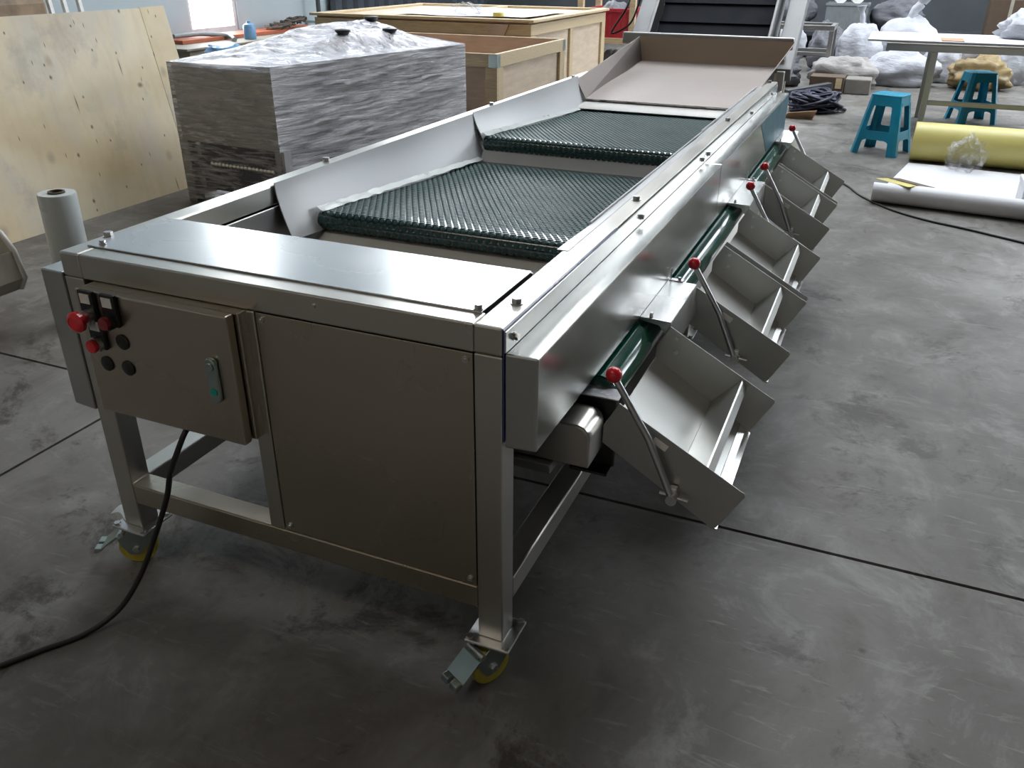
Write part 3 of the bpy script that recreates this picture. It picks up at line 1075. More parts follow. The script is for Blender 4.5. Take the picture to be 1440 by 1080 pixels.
def crate(name, x0, x1, y0, y1, h, label, lid):
    t = thing(name, ((x0 + x1) / 2, (y0 + y1) / 2, 0), label, 'crate')
    b, th = .085, .022
    z0 = .06
    MB().box(x0 + .02, x1 - .02, y0 + .02, y1 - .02, z0, z0 + .02).obj('bottom', 'ply_side', t)
    for k in range(3):
        x = x0 + .05 + (x1 - x0 - .18) * k / 2
        MB().box(x, x + .08, y0, y1, 0, z0 - .0005).obj('skid', 'wood', t, None, .002)
    # panels
    MB().box(x0 + th, x1 - th, y0 + th, y0 + th + .012, z0 + .021, h - .002).obj('panel', 'ply_side', t)
    MB().box(x0 + th, x1 - th, y1 - th - .012, y1 - th, z0 + .021, h - .002).obj('panel', 'ply_side', t)
    MB().box(x1 - th - .012, x1 - th, y0 + th + .013, y1 - th - .013, z0 + .021, h - .002).obj('panel', 'ply_end', t)
    MB().box(x0 + th, x0 + th + .012, y0 + th + .013, y1 - th - .013, z0 + .021, h - .002).obj('panel', 'ply_end', t)
    # battens round the top and bottom, posts at the corners
    for ya in (y0, y1 - th):
        MB().box(x0, x1, ya, ya + th - .0005, h - b, h).obj('batten', 'wood', t, None, .002)
        MB().box(x0, x1, ya, ya + th - .0005, z0, z0 + b).obj('batten', 'wood', t, None, .002)
        for xa in (x0, x1 - b):
            MB().box(xa, xa + b, ya, ya + th - .0005, z0 + b + .001, h - b - .001).obj('batten', 'wood', t, None, .002)
    for xa in (x0, x1 - th):
        MB().box(xa + .0005, xa + th, y0 + th, y1 - th, h - b, h - .0005).obj('batten', 'wood', t, None, .002)
        MB().box(xa + .0005, xa + th, y0 + th, y1 - th, z0, z0 + b).obj('batten', 'wood', t, None, .002)
        for yy in (y0 + th, y1 - th - b):
            MB().box(xa + .0005, xa + th, yy, yy + b, z0 + b + .001, h - b - .001).obj('batten', 'wood', t, None, .002)
        if lid:
            yy = (y0 + y1) / 2
            MB().box(xa + .0005, xa + th, yy - b / 2, yy + b / 2, z0 + b + .001, h - b - .001).obj('batten', 'wood', t, None, .002)
    return t


c1 = crate('wooden_crate', -3.57, -1.90, 4.22, 5.52, .70, 'smaller open wooden crate right behind the film-wrapped machine', False)
for x, y in ((-1.90, 4.22), (-1.90, 5.52)):
    yo = -1 if y < 5 else 1
    m = MB().box(x - .06, x + .002, min(y, y + yo * .002), max(y, y + yo * .002), .615, .695)
    ya, yb = sorted((y, y - yo * .05))
    m.box(x + .0003, x + .002, ya, yb, .615, .695)
    m.obj('corner_bracket', 'zinc', c1)
c2 = crate('wooden_crate', -4.36, -2.27, 5.72, 7.72, .775, 'larger lidded wooden crate with diagonal braces behind the open crate', True)
MB().box(-4.33, -2.30, 5.75, 7.69, .776, .79).obj('lid_sheet', 'ply_end', c2)
for b_ in ((-4.40, -2.24, 5.70, 5.79), (-4.40, -2.24, 7.65, 7.74)):
    MB().box(*b_, .7905, .812).obj('lid_board', 'wood', c2, None, .002)
for b_ in ((-4.40, -4.31, 5.791, 7.649), (-2.33, -2.24, 5.791, 7.649), (-3.4, -3.31, 5.791, 7.649)):
    MB().box(*b_, .7905, .810).obj('lid_board', 'wood', c2, None, .002)
for xa, xb in ((-3.92, -4.30), (-2.46, -2.85)):
    MB().prism([(xa, .772), (xa - .16, .772), (xb - .06, .15), (xb + .10, .15)], 'y', 5.695, 5.7195).obj('diagonal_brace', 'ply_side', c2)
tag(MB().grid(lambda u, v: (-3.75 + 1.35 * u, 5.86 + 1.2 * v, .8165 + .004 * math.sin(u * 9 + v * 5)), 20, 16).obj('paper_sheet', 'paper', None, 60, solid=.001, base=True),
    'white paper sheet spread on the lidded crate', 'paper')
tag(MB().lathe([(.022, 0), (.045, 0), (.047, .003), (.047, .03), (.045, .033), (.022, .033), (.022, 0)], (-2.62, 5.86, .82), (0, 0, 1), 28).obj('tape_roll', 'yellow', None, 40, base=True),
    'yellow tape roll lying on the lidded crate', 'tape')


def blob(c, r, sq, seed, amp=.18, freq=2.2, nu=28, nv=18, flat=.0, sx=1.0):
    """soft irregular lump resting on z = c[2]"""
    def fn(d, v):
        k = 1 + amp * noise.noise(d * freq + Vector((seed, seed * .7, 1))) + amp * .4 * noise.noise(d * freq * 3 + Vector((seed, 2, seed)))
        w = v * k
        w.z = max(w.z, -r * sq[2] * .72)
        return w
    return MB().ball((c[0], c[1], c[2] + r * sq[2] * .72), r, nu, nv, sq, fn)


tag(blob((-2.95, 5.92, .8225), .12, (1.2, .9, .45), 3.3, .5, 3).obj('plastic_bag', 'clearbag', None, 70, base=True),
    'crumpled clear plastic bag on the lidded crate', 'bag')

# red crate on timber rack beyond the tray
rk = thing('timber_rack', (-2.36, 8.3, 0), 'rough timber rack holding the red plastic crate', 'rack')
for x, y in ((-2.63, 8.0), (-2.07, 8.0), (-2.63, 8.6), (-2.07, 8.6)):
    MB().box(x - .03, x + .03, y - .03, y + .03, 0, 1.05).obj('post', 'wood', rk, None, .002)
for z in (.46, .10):
    MB().box(-2.66, -2.04, 7.96, 7.969, z, z + .055).obj('rail', 'wood', rk, None, .002)
    MB().box(-2.66, -2.04, 8.631, 8.64, z, z + .055).obj('rail', 'wood', rk, None, .002)
    MB().box(-2.595, -2.105, 7.97, 8.63, z + .035, z + .055).obj('shelf', 'wood', rk)


def bin_(name, x0, x1, y0, y1, z, h, mat, label, cat, slots=True):
    t = thing(name, ((x0 + x1) / 2, (y0 + y1) / 2, z), label, cat)
    w = .012
    MB().box(x0, x1, y0, y1, z, z + w).obj('bottom', mat, t)
    for i, b_ in enumerate(((x0, x1, y0, y0 + w), (x0, x1, y1 - w, y1), (x0, x0 + w, y0 + w, y1 - w), (x1 - w, x1, y0 + w, y1 - w))):
        MB().box(*b_, z + w, z + h).obj('wall', mat, t)
    m = MB()
    k = 9
    for i in range(k):
        x = x0 + (x1 - x0) * (i + .5) / k
        m.box(x - .006, x + .006, y0 - .008, y0 - .0002, z + .02, z + h - .04)
        y = y0 + (y1 - y0) * (i + .5) / k
        m.box(x1 + .0002, x1 + .008, y - .006, y + .006, z + .02, z + h - .04)
    m.obj('ribs', mat, t)
    MB().box(x0 - .012, x1 + .012, y0 - .012, y0 - .0003, z + h - .035, z + h).obj('rim', mat, t, None, .003)
    MB().box(x1 + .0003, x1 + .012, y0 - .0003, y1 + .012, z + h - .035, z + h).obj('rim', mat, t, None, .003)
    return t


bin_('plastic_crate', -2.58, -2.12, 8.0, 8.55, .5155, .28, 'redcrate', 'red slotted plastic crate on the timber rack', 'crate')
tag(blob((-2.35, 8.28, .53), .17, (1.0, 1.2, 1.1), 4.1, .2, 3).obj('netting_bundle', 'sack_dark', None, 70, base=True), 'dark netting bundle lying in the red crate', 'netting')
tag(blob((-2.36, 8.3, .156), .15, (1.1, 1.2, .8), 6.1, .4, 3).obj('scrap_bundle', 'sack_dark', None, 70, base=True), 'dark scrap bundle on the lowest rack shelf', 'bundle')

# slatted elevator conveyor beyond the tray
el = thing('slatted_elevator', (-.55, 4.9, 0), 'tall inclined elevator conveyor with dark slatted belt behind the tray', 'conveyor')
EP, EQ = Vector((0, 4.32, .79)), Vector((0, 6.0, 2.35))
ed = (EQ - EP).normalized()
en = Vector((0, -ed.z, ed.y))
for i in range(15):
    p = EP + ed * (.03 + i * .15)
    a = p + en * .01
    q = p + ed * .146
    MB().add([(-.90, *(p + en * .0)[1:]), (-.22, *(p)[1:]), (-.22, *q[1:]), (-.90, *q[1:])], [(0, 1, 2, 3)]).obj('slat', 'slat', el, solid=.016)
    MB().add([(-.90, *(p)[1:]), (-.22, *(p)[1:]), (-.22, *(p + en * .010)[1:]), (-.90, *(p + en * .010)[1:])], [(0, 1, 2, 3)]).obj('cleat', 'slat', el, solid=.006)
for x0, x1, hh in ((-.925, -.905, .10), (-.215, -.20, .10)):
    vs = []
    for x in (x0, x1):
        for p in (EP - ed * .08 - en * .16, EQ - en * .16, EQ + en * hh, EP - ed * .02 + en * hh):
            vs.append((x, p.y, p.z))
    MB().add(vs, [(0, 1, 2, 3), (7, 6, 5, 4), (0, 4, 5, 1), (1, 5, 6, 2), (2, 6, 7, 3), (3, 7, 4, 0)]).obj('side_frame', 'dull_panel', el, None, .003)
for x in (-.16, -1.06):
    vs = []
    for xx in (x, x + .10):
        for p in (EP - ed * .12 - en * .12, EQ - en * .12, EQ - en * .02, EP - ed * .12 - en * .02):
            vs.append((xx, p.y, p.z))
    MB().add(vs, [(0, 1, 2, 3), (7, 6, 5, 4), (0, 4, 5, 1), (1, 5, 6, 2), (2, 6, 7, 3), (3, 7, 4, 0)]).obj('outer_panel', 'dull_panel', el, None, .003)
MB().box(-1.06, -.06, 4.20, 4.24, .80, .866).obj('cross_beam', 'steel_dark', el, None, .008)
for x in (-1.04, -.15):
    MB().box(x, x + .045, 4.27, 4.315, 0, .775).obj('leg', 'steel', el, None, .003)
for x in (-.88, -.30):
    MB().box(x, x + .045, 5.9, 5.945, 0, 2.05).obj('leg', 'steel', el, None, .003)
cabl = spline([(-1.0, 4.40, 1.12), (-1.02, 4.36, 1.0), (-1.05, 4.30, .9), (-1.16, 4.30, .85), (-1.08, 4.34, 1.0), (-1.09, 4.5, 1.15)])
MB().tube(cabl, .006, 8).obj('wire', 'black', el, 60)

# left wall surroundings: sill bench, column, dark sheet gate, clutter
bn = thing('sill_bench', (-6.1, 7.0, 0), 'low beige bench with orange top board under the window', 'bench')
MB().box(-6.46, -5.75, 5.6, 8.3, 0, .44).obj('cabinet', 'bench_beige', bn, None, .004)
MB().box(-6.46, -5.73, 5.55, 8.35, .441, .462).obj('top_board', 'bench_beige', bn, None, .004)
MB().box(-6.46, -6.10, 5.9, 8.3, .4625, .50).obj('shelf_board', 'orange', bn, None, .004)
tag(MB().tube(spline([(-6.25, 5.95, .53), (-6.2, 6.3, .53), (-6.08, 6.55, .50), (-5.86, 6.4, .485)]), .022, 10).obj('grey_pipe', 'greypl', None, 60, base=True), 'bent grey pipe lying on the orange bench', 'pipe')
rr = random.Random(3)
wbn = thing('wire_bundle', (-6.2, 7.75, .501), 'tangled wire bundle heaped at the right end of the orange board', 'wires')
for k in range(6):
    pts = []
    cx, cy = -6.2 + .06 * rr.random(), 7.5 + .09 * k
    for i in range(26):
        a = i * .75
        pts.append((cx + (.09 + .03 * math.sin(i * 1.3 + k)) * math.cos(a), cy + .13 * math.sin(a), .515 + .013 * k + .012 * (i % 3)))
    MB().tube(pts, .011, 8).obj('coil', 'rubber' if k % 2 else 'brown', wbn, 60)
tag(MB().lathe([(.001, 0), (.062, 0), (.066, .012), (.066, .12), (.058, .145), (.025, .16), (.022, .18), (.001, .18)], (-5.92, 6.72, .4625), (0, 0, 1), 26).obj('water_jug', 'bluejug', None, 40, base=True),
    'blue plastic water jug standing on the bench right of the window', 'jug')
lb = thing('low_carton', (-5.45, 5.75, 0), 'low carton in front of the bench behind the wrapped machine', 'carton')
MB().box(-5.68, -5.22, 5.5, 6.0, 0, .36).obj('box', 'card', lb, None, .006)
MB().box(-5.215, -5.212, 5.72, 5.78, 0, .36).obj('tape', 'beige', lb)
tag(blob((-5.45, 5.75, .361), .17, (1.2, 1.0, .5), 8.8, .3, 3).obj('cloth_bundle', 'bluejug', None, 70, base=True), 'blue cloth bundle lying on the low carton', 'cloth')
pp = thing('wall_pipe', (-6.3, 8.55, 0), 'thin dark vertical pipe standing against the left wall', 'pipe')
MB().cyl((-6.3, 8.55, 0), (-6.3, 8.55, 5.5), .028, n=14).obj('tube', 'darkpl', pp, 40)
for z in (.5, 2.5, 4.5):
    MB().box(-6.498, -6.25, 8.52, 8.58, z, z + .03).obj('clamp', 'zinc', pp)
gt = thing('sheet_gate', (-6.4, 11.2, 0), 'dark corrugated sheet gate on the left wall past the window', 'gate')
for k in range(18):
    y = 9.0 + k * .27
    MB().prism([(-6.42, y), (-6.37, y + .04), (-6.37, y + .17), (-6.42, y + .21), (-6.42, y + .265), (-6.43, y + .265), (-6.43, y)], 'z', 0, 3.1).obj('sheet', 'curtain', gt)
# stack of brown goods and white ladder behind the board
st_ = thing('wrapped_stack', (-5.6, 3.1, 0), 'brown wrapped goods stack rising behind the plywood board', 'stack')
for k, (y, h) in enumerate(((1.85, .98), (2.42, 1.04), (2.99, .99))):
    MB().box(-6.0, -5.0, y, y + .55, 0, h * .5).obj('bale', 'brownpile', st_, None, .03)
    MB().box(-6.0, -5.02, y + .02, y + .53, h * .5 + .001, h).obj('bale', 'brownpile', st_, None, .03)
ld = thing('white_ladder', (-5.3, 4.0, 0), 'white metal ladder standing behind the plywood board', 'ladder')
for y in (3.87, 4.0, 4.14):
    MB().beam((-5.3, y, 0), (-5.5, y, 1.6), .03, .03).obj('stile', 'white_tag', ld)
for k in range(5):
    z = .25 + k * .3
    MB().beam((-5.3 - .2 * z / 1.6, 3.89, z), (-5.3 - .2 * z / 1.6, 4.12, z), .024, .024).obj('rung', 'white_tag', ld)

# ------------------------------------------------------------------ right background


def stool(loc, rz, label):
    t = thing('plastic_stool', loc, label, 'stool', None, rz)
    h, a, b = .41, .105, .165           # height, half width at top and at foot

    def hw(z):
        return b + (a - b) * z / h
    # seat: rounded square slab with dished top
    n = 9
    prof = []
    for sx, sy, a0 in ((1, 1, 0), (-1, 1, PI / 2), (-1, -1, PI), (1, -1, 1.5 * PI)):
        for i in range(5):
            q = a0 + i * PI / 8
            prof.append((sx * (a - .03) + .034 * math.cos(q), sy * (a - .03) + .034 * math.sin(q)))
    MB().prism(prof, 'z', h - .014, h).obj('seat', 'stool', t, 40, .004, local=True)
    m = MB()
    for i in range(5):
        for j in range(5):
            m.ball((-.06 + .03 * i, -.06 + .03 * j, h), .006, 8, 4, (1, 1, .5))
    m.obj('seat_grip', 'stool', t, 50, local=True)
    lw = .062
    for sx in (-1, 1):
        for sy in (-1, 1):
            # L-shaped leg with a bevelled corner, tapering
            m = MB()
            ring = []
            for z in (0, .12, .30, h - .012):
                w = hw(z)
                k = lw * (.75 + .25 * (1 - z / h)) if z < .3 else lw * .85
                ch = .022
                t_ = .005
                pts = [(w, w - k), (w, w - ch), (w - ch, w), (w - k, w), (w - k, w - t_), (w - ch - .002, w - t_), (w - t_, w - ch - .002), (w - t_, w - k)]
                ring.append([(sx * x, sy * y, z) for x, y in pts])
            n0 = 8
            vs = [p for r in ring for p in r]
            fs = []
            for r in range(len(ring) - 1):
                fs += [(r * n0 + q, r * n0 + (q + 1) % n0, (r + 1) * n0 + (q + 1) % n0, (r + 1) * n0 + q) for q in range(n0)]
            fs += [tuple(range(n0)), tuple(range((len(ring) - 1) * n0, len(ring) * n0))]
            m.add(vs, fs).obj('leg', 'stool', t, 30, local=True)
    for k in range(4):
        R_ = Matrix.Rotation(k * PI / 2, 4, 'Z')
        # apron under the seat with rounded lower corners, and the lower rail with an arched underside
        m = MB()
        for (zt, zb, arch, nm) in ((h - .012, h - .075, 1, 'a'), (.165, .105, -1, 'r')):
            pts_t, pts_b = [], []
            for i in range(13):
                u = -1 + 2 * i / 12
                e = max(0, abs(u) - .60) / .40
                if arch > 0:
                    zbo = zb - .045 * e ** 2
                    zto = zt
                else:
                    zbo = zb - .05 * max(0, abs(u) - .5) ** 2 / .25
                    zto = zt + .03 * e ** 2
                for z, lst in ((zto, pts_t), (zbo, pts_b)):
                    w = hw(z)
                    lst.append((u * (w - .03), w - .001, z))
            vs = [R_ @ Vector(p) for p in pts_t + pts_b]
            vs += [R_ @ Vector((p[0], p[1] - .004, p[2])) for p in pts_t + pts_b]
            N_ = 13
            fs = []
            for i in range(N_ - 1):
                fs += [(i, i + 1, N_ + i + 1, N_ + i), (2 * N_ + i, 3 * N_ + i, 3 * N_ + i + 1, 2 * N_ + i + 1),
                       (i, 2 * N_ + i, 2 * N_ + i + 1, i + 1), (N_ + i, N_ + i + 1, 3 * N_ + i + 1, 3 * N_ + i)]
            mm = MB().add(vs, fs)
            mm.obj('apron' if arch > 0 else 'lower_rail', 'stool', t, 30, local=True)
    return t


stool((.505, 5.74, 0), math.radians(-20), 'blue plastic stool on open floor left of the yellow roll')
stool((1.18, 7.47, 0), math.radians(20), 'blue plastic stool under the steel table, farther away')

# steel work table
tb = thing('steel_table', (1.9, 7.1, 0), 'steel work table with sheets laid on top at right', 'table')
MB().box(.40, 3.6, 6.55, 6.60, .625, .675).obj('top_rail', 'steel_dark', tb, None, .003)
MB().box(.40, 3.6, 7.5, 7.55, .625, .675).obj('top_rail', 'steel_dark', tb, None, .003)
for x in (.42, 1.55, 2.7, 3.5):
    MB().box(x, x + .05, 6.601, 7.499, .625, .675).obj('cross_rail', 'steel_dark', tb, None, .003)
MB().box(.40, 3.6, 6.545, 7.555, .6755, .683).obj('table_top', 'steel', tb, None, .002)
for x in (.735, 3.2):
    for y in (6.56, 7.49):
        MB().box(x, x + .045, y, y + .045, 0, .6245).obj('leg', 'steel_dark', tb, None, .003)
MB().box(.781, 3.199, 6.565, 6.60, .235, .27).obj('stretcher', 'steel_dark', tb, None, .003)
tag(MB().box(.255, 2.6, 6.62, 7.5, .6835, .698).obj('white_board', 'paper', None, None, .002, base=True), 'long white board overhanging the left end of the steel table', 'board')
tag(MB().box(1.9, 3.5, 6.60, 7.4, .6985, .712).obj('white_board', 'paper', None, None, .002, base=True), 'white board stacked upper right on the steel table', 'board')
tag(MB().box(.79, .95, 6.66, 6.95, .6985, .703).obj('brown_label', 'card', None, base=True), 'small brown board piece lying on the white board', 'board')
tag(blob((1.5, 7.2, .699), .20, (1.5, .9, .62), 7.7, .3, 2.6).obj('plastic_sack', 'sack', None, 70, base=True), 'crumpled white plastic sack lying on the table boards', 'sack')
tag(blob((2.2, 7.1, .713), .16, (1.8, .9, .40), 2.7, .3, 2.6).obj('plastic_sack', 'sack', None, 70, base=True), 'flat white plastic sack at the right end of the table', 'sack')

# yellow roll with a loose white sheet in front of it
yr = thing('yellow_roll', (1.9, 5.5, 0), 'thick yellow roll of sheet material lying on the floor', 'roll')
MB().lathe([(.035, 0), (.125, 0), (.13, .004), (.13, 2.3), (.125, 2.304), (.035, 2.304)], (.70, 5.54, .13), (1, -.035, 0), 48).obj('sheet_wrap', 'yellow', yr, 35)
MB().lathe([(.03, -.001), (.036, -.001), (.036, 2.31), (.03, 2.31), (.03, -.001)], (.70, 5.54, .13), (1, -.035, 0), 24).obj('core', 'card', yr, 35)


def sheetfn(u, v):
    # v: 0 near curled edge -> 1 under the roll
    y = 4.02 + v * 1.46 - .24 * u + .10
    x = .50 + u * 1.9 + .23 * v - .10 * math.sin(PI * v) * (1 - u) * .5
    z = .003
    if v < .16:
        k = v / .16
        a = PI * 1.05 * (1 - k)
        r = .050
        y = 4.02 + .16 * 1.46 - .24 * u + .10 - r * math.sin(a) * 1.6 - .11
        z = .003 + r * (1 - math.cos(a))
    z += .012 * max(0, noise.noise(Vector((u * 3, v * 4, 1)))) * (v > .2)
    return (x, y, z)


def sheet2(u, v):
    # arc-length profile: flat part then a curl upwards and back over
    xl = .50 + u * 1.9
    yb = 4.20 - .22 * u
    s = v * 1.5
    if s < 1.20:
        y = yb + 1.20 - s
        z = .0035
    else:
        a = (s - 1.20) / .055
        y = yb - .055 * math.sin(a)
        z = .0035 + .055 * (1 - math.cos(a))
    x = xl + .20 * max(0, (y - yb)) / 1.2
    z += .010 * max(0, noise.noise(Vector((u * 4, y * 3, 1)))) * (s < 1.1)
    return (x, y, z)


ws = thing('white_sheet', (1.4, 4.7, 0), 'white sheet unrolled on the floor with a curled front edge', 'sheet')
MB().grid(sheet2, 40, 60).obj('sheet', 'paper', ws, 60, solid=.0025)
MB().add([(.505, 4.30, .113), (.575, 4.345, .110), (.74, 4.205, .114), (.685, 4.135, .115)], [(0, 1, 2, 3)]).obj('backing_flap', 'yellow', ws, solid=.002)
MB().add([(.575, 4.335, .1155), (.635, 4.36, .112), (.82, 4.18, .117), (.735, 4.185, .1185)], [(0, 1, 2, 3)]).obj('backing_flap', 'brown', ws, solid=.002)
tag(blob((1.03, 5.27, .012), .13, (.85, .6, .95), 5.5, .45, 3.0).obj('plastic_bag', 'clearbag', None, 70, base=True), 'crumpled clear plastic bag leaning against the yellow roll', 'bag')
pb = thing('white_carton', (1.36, 4.33, 0), 'white carton cut off by the right edge on the sheet', 'carton')
MB().box(1.262, 1.60, 4.22, 4.45, .017, .15).obj('box', 'paper', pb, None, .004)
MB().box(1.257, 1.605, 4.215, 4.455, .1505, .18).obj('lid', 'paper', pb, None, .004)
tag(MB().tube(spline([(.20, 4.75, .006), (.347, 4.53, .006), (.45, 4.28, .006), (.62, 4.03, .006), (.80, 3.88, .006), (1.0, 3.78, .006), (1.24, 3.64, .006), (1.6, 3.45, .006)]), .006, 8).obj('floor_cable', 'rubber', None, 60, base=True),
    'thin black cable curving across the right floor past the white sheet', 'cable')

# sacks


def sack(loc, r, sq, seed, mat, label, amp=.16, neck=None, cat='sack', lean=0, name='woven_sack'):
    def fn(d, v):
        k = 1 + amp * noise.noise(d * 1.7 + Vector((seed, seed * .37, 4))) + amp * .45 * noise.noise(d * 4.3 + Vector((seed * 2, 1, seed))) \
            + amp * .25 * noise.noise(Vector((d.x * 9, d.y * 9, d.z * 4)) + Vector((seed, 0, 0)))
        w = v * k
        w.x += lean * (d.z + .7) * r * sq[2]
        w.z = max(w.z, -r * sq[2] * .74)
        return w
    base = Vector(loc)
    t = thing(name, loc, label, cat)
    MB().ball((base.x, base.y, base.z + r * sq[2] * .74), r, 36, 26, sq, fn).obj('body', mat, t, 80)
    if neck:
        dx, hh, rad = neck
        zt = base.z + r * sq[2] * 1.62
        pts = [(base.x + lean * r * sq[2] * 1.5, base.y, zt), (base.x + dx * .3 + lean * r * sq[2] * 1.5, base.y, zt + hh * .5), (base.x + dx + lean * r * sq[2] * 1.5, base.y, zt + hh)]
        pts = spline(pts, 6)
        m = MB().tube(pts, rad, 10)
        m.v = [(v[0] + .3 * rad * noise.noise(Vector(v) * 20), v[1], v[2]) for v in m.v]
        q = pts[-1]
        m.cyl(q, q + Vector((dx * .3, 0, rad * 2.2)), rad * 1.0, rad * 2.0, 10)
        m.obj('tied_neck', mat, t, 60)
    return t


sack((.06, 10.25, 0), .26, (.95, .85, 1.38), 1.1, 'sack', 'tall white woven sack standing left in the sack pile', neck=(-.03, .14, .028))
sack((.56, 9.72, 0), .29, (1.28, .85, .74), 2.6, 'sack', 'plump white sack lying in front of the pile beside the table leg', .24)
sack((.56, 10.85, 0), .34, (1.0, .8, 1.12), 3.9, 'sack', 'large white sack at the back with twisted plastic neck', .2, neck=(.10, .18, .05))
sack((.97, 10.25, 0), .25, (.85, .8, 1.05), 5.2, 'sack', 'white sack standing behind the table leg', .2)
sack((-.03, 9.28, 0), .25, (1.42, .85, .74), 6.4, 'sack_grey', 'flattened grey sack slumped on floor left of the white sacks', .3)
sack((-.34, 10.85, 0), .25, (.9, .9, 1.2), 7.9, 'sack_dark', 'dark sack with open mouth behind the grey slumped sack', .3)
sack((1.30, 10.75, 0), .24, (.8, .8, 1.1), 9.1, 'sack_grey', 'pale grey sack seen under the table between its leg and the gold bag', .2)
sack((1.70, 10.40, 0), .27, (.8, .75, 1.15), 10.4, 'sack', 'white crinkled sack under the table behind the farther stool', .3)
sack((1.36, 9.75, 0), .25, (1.25, .9, .75), 11.5, 'gold', 'golden brown crumpled bag on floor behind the farther stool', .4, cat='bag', name='gold_bag')
sack((2.3, 11.2, 0), .36, (1.0, .9, .9), 12.8, 'sack_dark', 'dark sack at the far right behind the table', .2)
sack((-.85, 11.1, 0), .25, (.9, .9, 1.25), 13.3, 'sack', 'small pinkish white sack partly hidden by the elevator frame', .25)

# cartons and scrap on the floor in front of the sacks
cbx = thing('brown_carton', (-.14, 8.75, 0), 'low brown carton with pale tag by the blue cable heap', 'carton')
MB().box(-.30, .04, 8.66, 8.95, 0, .17).obj('box', 'brown', cbx, None, .004)
MB().box(-.04, .02, 8.654, 8.6595, .06, .16).obj('tag', 'wood', cbx)
tag(MB().box(.045, .30, 8.75, 9.05, 0, .15).obj('grey_block', 'dust', None, None, .01, base=True), 'dusty grey bundle beside the brown carton', 'bundle')
tag(MB().beam((-.48, 8.30, .035), (-.08, 8.56, .10), .10, .06).obj('dark_profile', 'darkpl', None, None, .004, base=True), 'dark plastic profile leaning on scrap near the brown carton', 'profile')
tag(blob((-.68, 9.15, 0), .20, (1.1, .9, .8), 17.2, .4, 3).obj('scrap_bundle', 'sack_dark', None, 70, base=True), 'dark scrap heap beneath the steel stand', 'scrap')
# steel stand
sd_ = thing('steel_stand', (-.45, 9.9, 0), 'small square steel stand between the elevator and the sacks', 'stand')
SX0, SX1, SY0, SY1, SH = -.86, -.22, 9.6, 10.1, .60
for x in (SX0, SX1):
    for y in (SY0, SY1):
        MB().box(x - .025, x + .025, y - .025, y + .025, 0, SH - .051).obj('leg', 'steel_dark', sd_, None, .003)
for y in (SY0, SY1):
    MB().box(SX0 - .025, SX1 + .025, y - .025, y + .025, SH - .05, SH).obj('top_bar', 'steel_dark', sd_, None, .003)
    MB().box(SX0 + .026, SX1 - .026, y - .02, y + .02, .28, .32).obj('lower_bar', 'steel_dark', sd_, None, .003)
for x in (SX0, SX1):
    MB().box(x - .025, x + .025, SY0 + .026, SY1 - .026, SH - .05, SH).obj('top_bar', 'steel_dark', sd_, None, .003)

# heap of blue cables: loops
rr = random.Random(11)
hp = thing('cable_heap', (-.12, 7.46, 0), 'heap of navy blue cable coils on the floor beyond the conveyor', 'cables')
for k in range(28):
    cx, cy = -.11 + .06 * rr.uniform(-1, 1), 7.46 + .09 * rr.uniform(-1, 1)
    ra, rb = .11 + .09 * rr.random(), .10 + .07 * rr.random()
    tx, ty = rr.uniform(-.35, .35), rr.uniform(-.35, .35)
    z0 = .02 + .0042 * k
    pts = []
    for i in range(61):
        a = 2 * PI * i / 22 + k
        r = 1 + .10 * math.sin(.7 * i + k)
        x, y = ra * r * math.cos(a), rb * r * math.sin(a)
        pts.append((cx + x, cy + y, max(.012, z0 + tx * x + ty * y)))
    MB().tube(pts, .011, 8).obj('coil', 'palecable' if k in (12, 19, 26) else 'navy', hp, 60)
cd = thing('cardboard_piece', (-.2, 7.2, 0), 'folded brown cardboard piece in front of the blue cable heap', 'cardboard')
MB().add([(-.34, 6.98, .003), (-.09, 6.99, .003), (-.09, 7.16, .003), (-.36, 7.15, .003)], [(0, 1, 2, 3)]).obj('panel', 'card', cd, solid=.004)
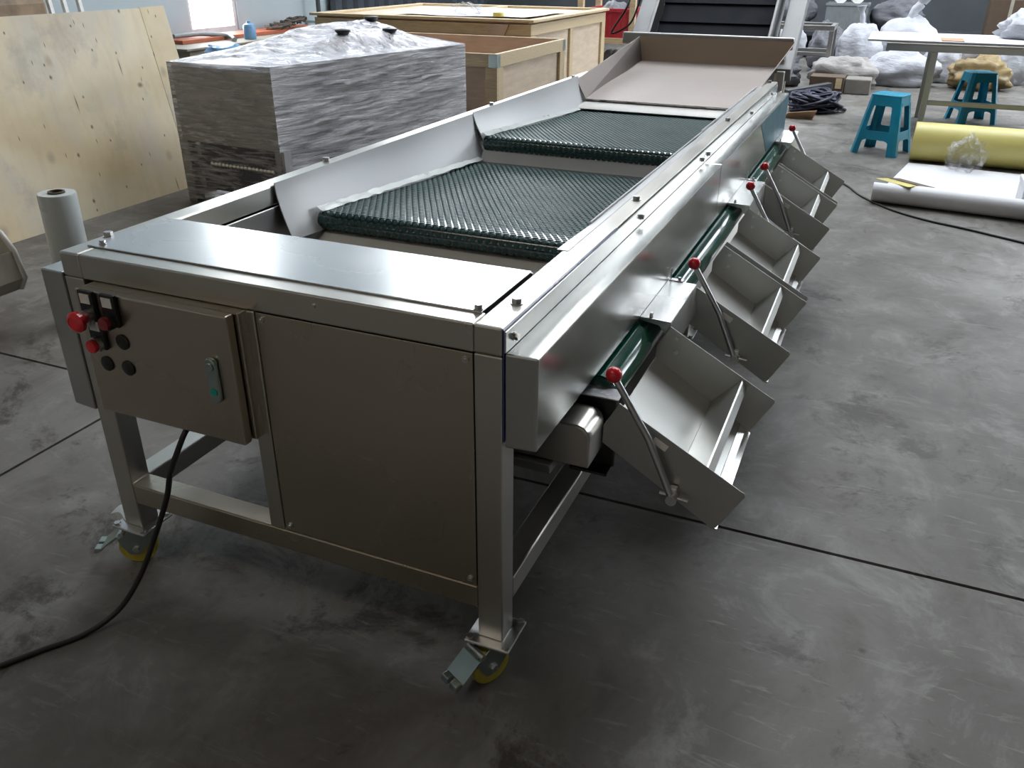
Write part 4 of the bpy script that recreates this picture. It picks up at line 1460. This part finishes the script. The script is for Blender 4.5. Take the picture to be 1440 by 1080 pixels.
MB().add([(-.34, 6.98, .006), (-.09, 6.99, .006), (-.06, 6.93, .085), (-.30, 6.95, .05)], [(0, 1, 2, 3)]).obj('flap', 'card', cd, solid=.004)

# dark workbench along the back with grey crate, rolls and lumps
wb = thing('dark_workbench', (.3, 12.6, 0), 'long dark workbench in the shade along the back wall', 'bench')
MB().box(-2.2, 3.6, 12.2, 13.2, .30, .36).obj('top', 'darkpl', wb, None, .005)
for x in (-2.1, .2, 1.9, 3.45):
    for y in (12.25, 13.1):
        MB().box(x, x + .07, y, y + .07, 0, .2995).obj('leg', 'darkpl', wb, None, .004)
MB().box(-2.1, 3.5, 13.15, 13.19, .02, .295).obj('back_panel', 'darkpl', wb)
bin_('plastic_crate', -.52, .02, 12.3, 12.75, .361, .36, 'greypl', 'grey plastic crate on the dark workbench', 'crate')
for k, (x, lb) in enumerate(((-.36, 'white tape roll standing left in the grey crate'), (-.14, 'white tape roll standing right in the grey crate'))):
    tag(MB().lathe([(.04, -.03), (.09, -.03), (.09, .03), (.04, .03), (.04, -.03)], (x, 12.38 + .02 * k, .80), (.2, -1, .15), 26).obj('tape_roll', 'white_tag', None, 40, base=True), lb, 'tape')
sack((-.95, 12.6, .361), .26, (1.0, .9, 1.1), 21, 'sack_dark', 'dark lump of sacking left of the grey crate', .3)
sack((.40, 12.6, .361), .28, (1.1, .9, .9), 23, 'sack_dark', 'dark lump of sacking right of the grey crate', .3)
bx2 = thing('brown_box', (1.75, 12.6, .361), 'plain brown box on the dark workbench behind the table', 'box')
MB().box(1.5, 2.0, 12.4, 12.8, .361, .80).obj('box', 'brown', bx2, None, .006)  # dark card colour stands in for shade at the back
MB().box(1.73, 1.77, 12.3985, 12.3998, .361, .80).obj('tape', 'beige', bx2)
cu = thing('teal_curtain', (2.9, 13.6, 0), 'dark teal curtain hanging by the back wall at right', 'curtain')
M['teal'] = simple('teal_cloth', (.02, .075, .095), .7)
MB().grid(lambda u, v: (2.2 + 2.6 * u, 13.6 + .05 * math.sin(u * 40), 1.9 * (1 - v)), 120, 4).obj('cloth', 'teal', cu, 60, solid=.006)
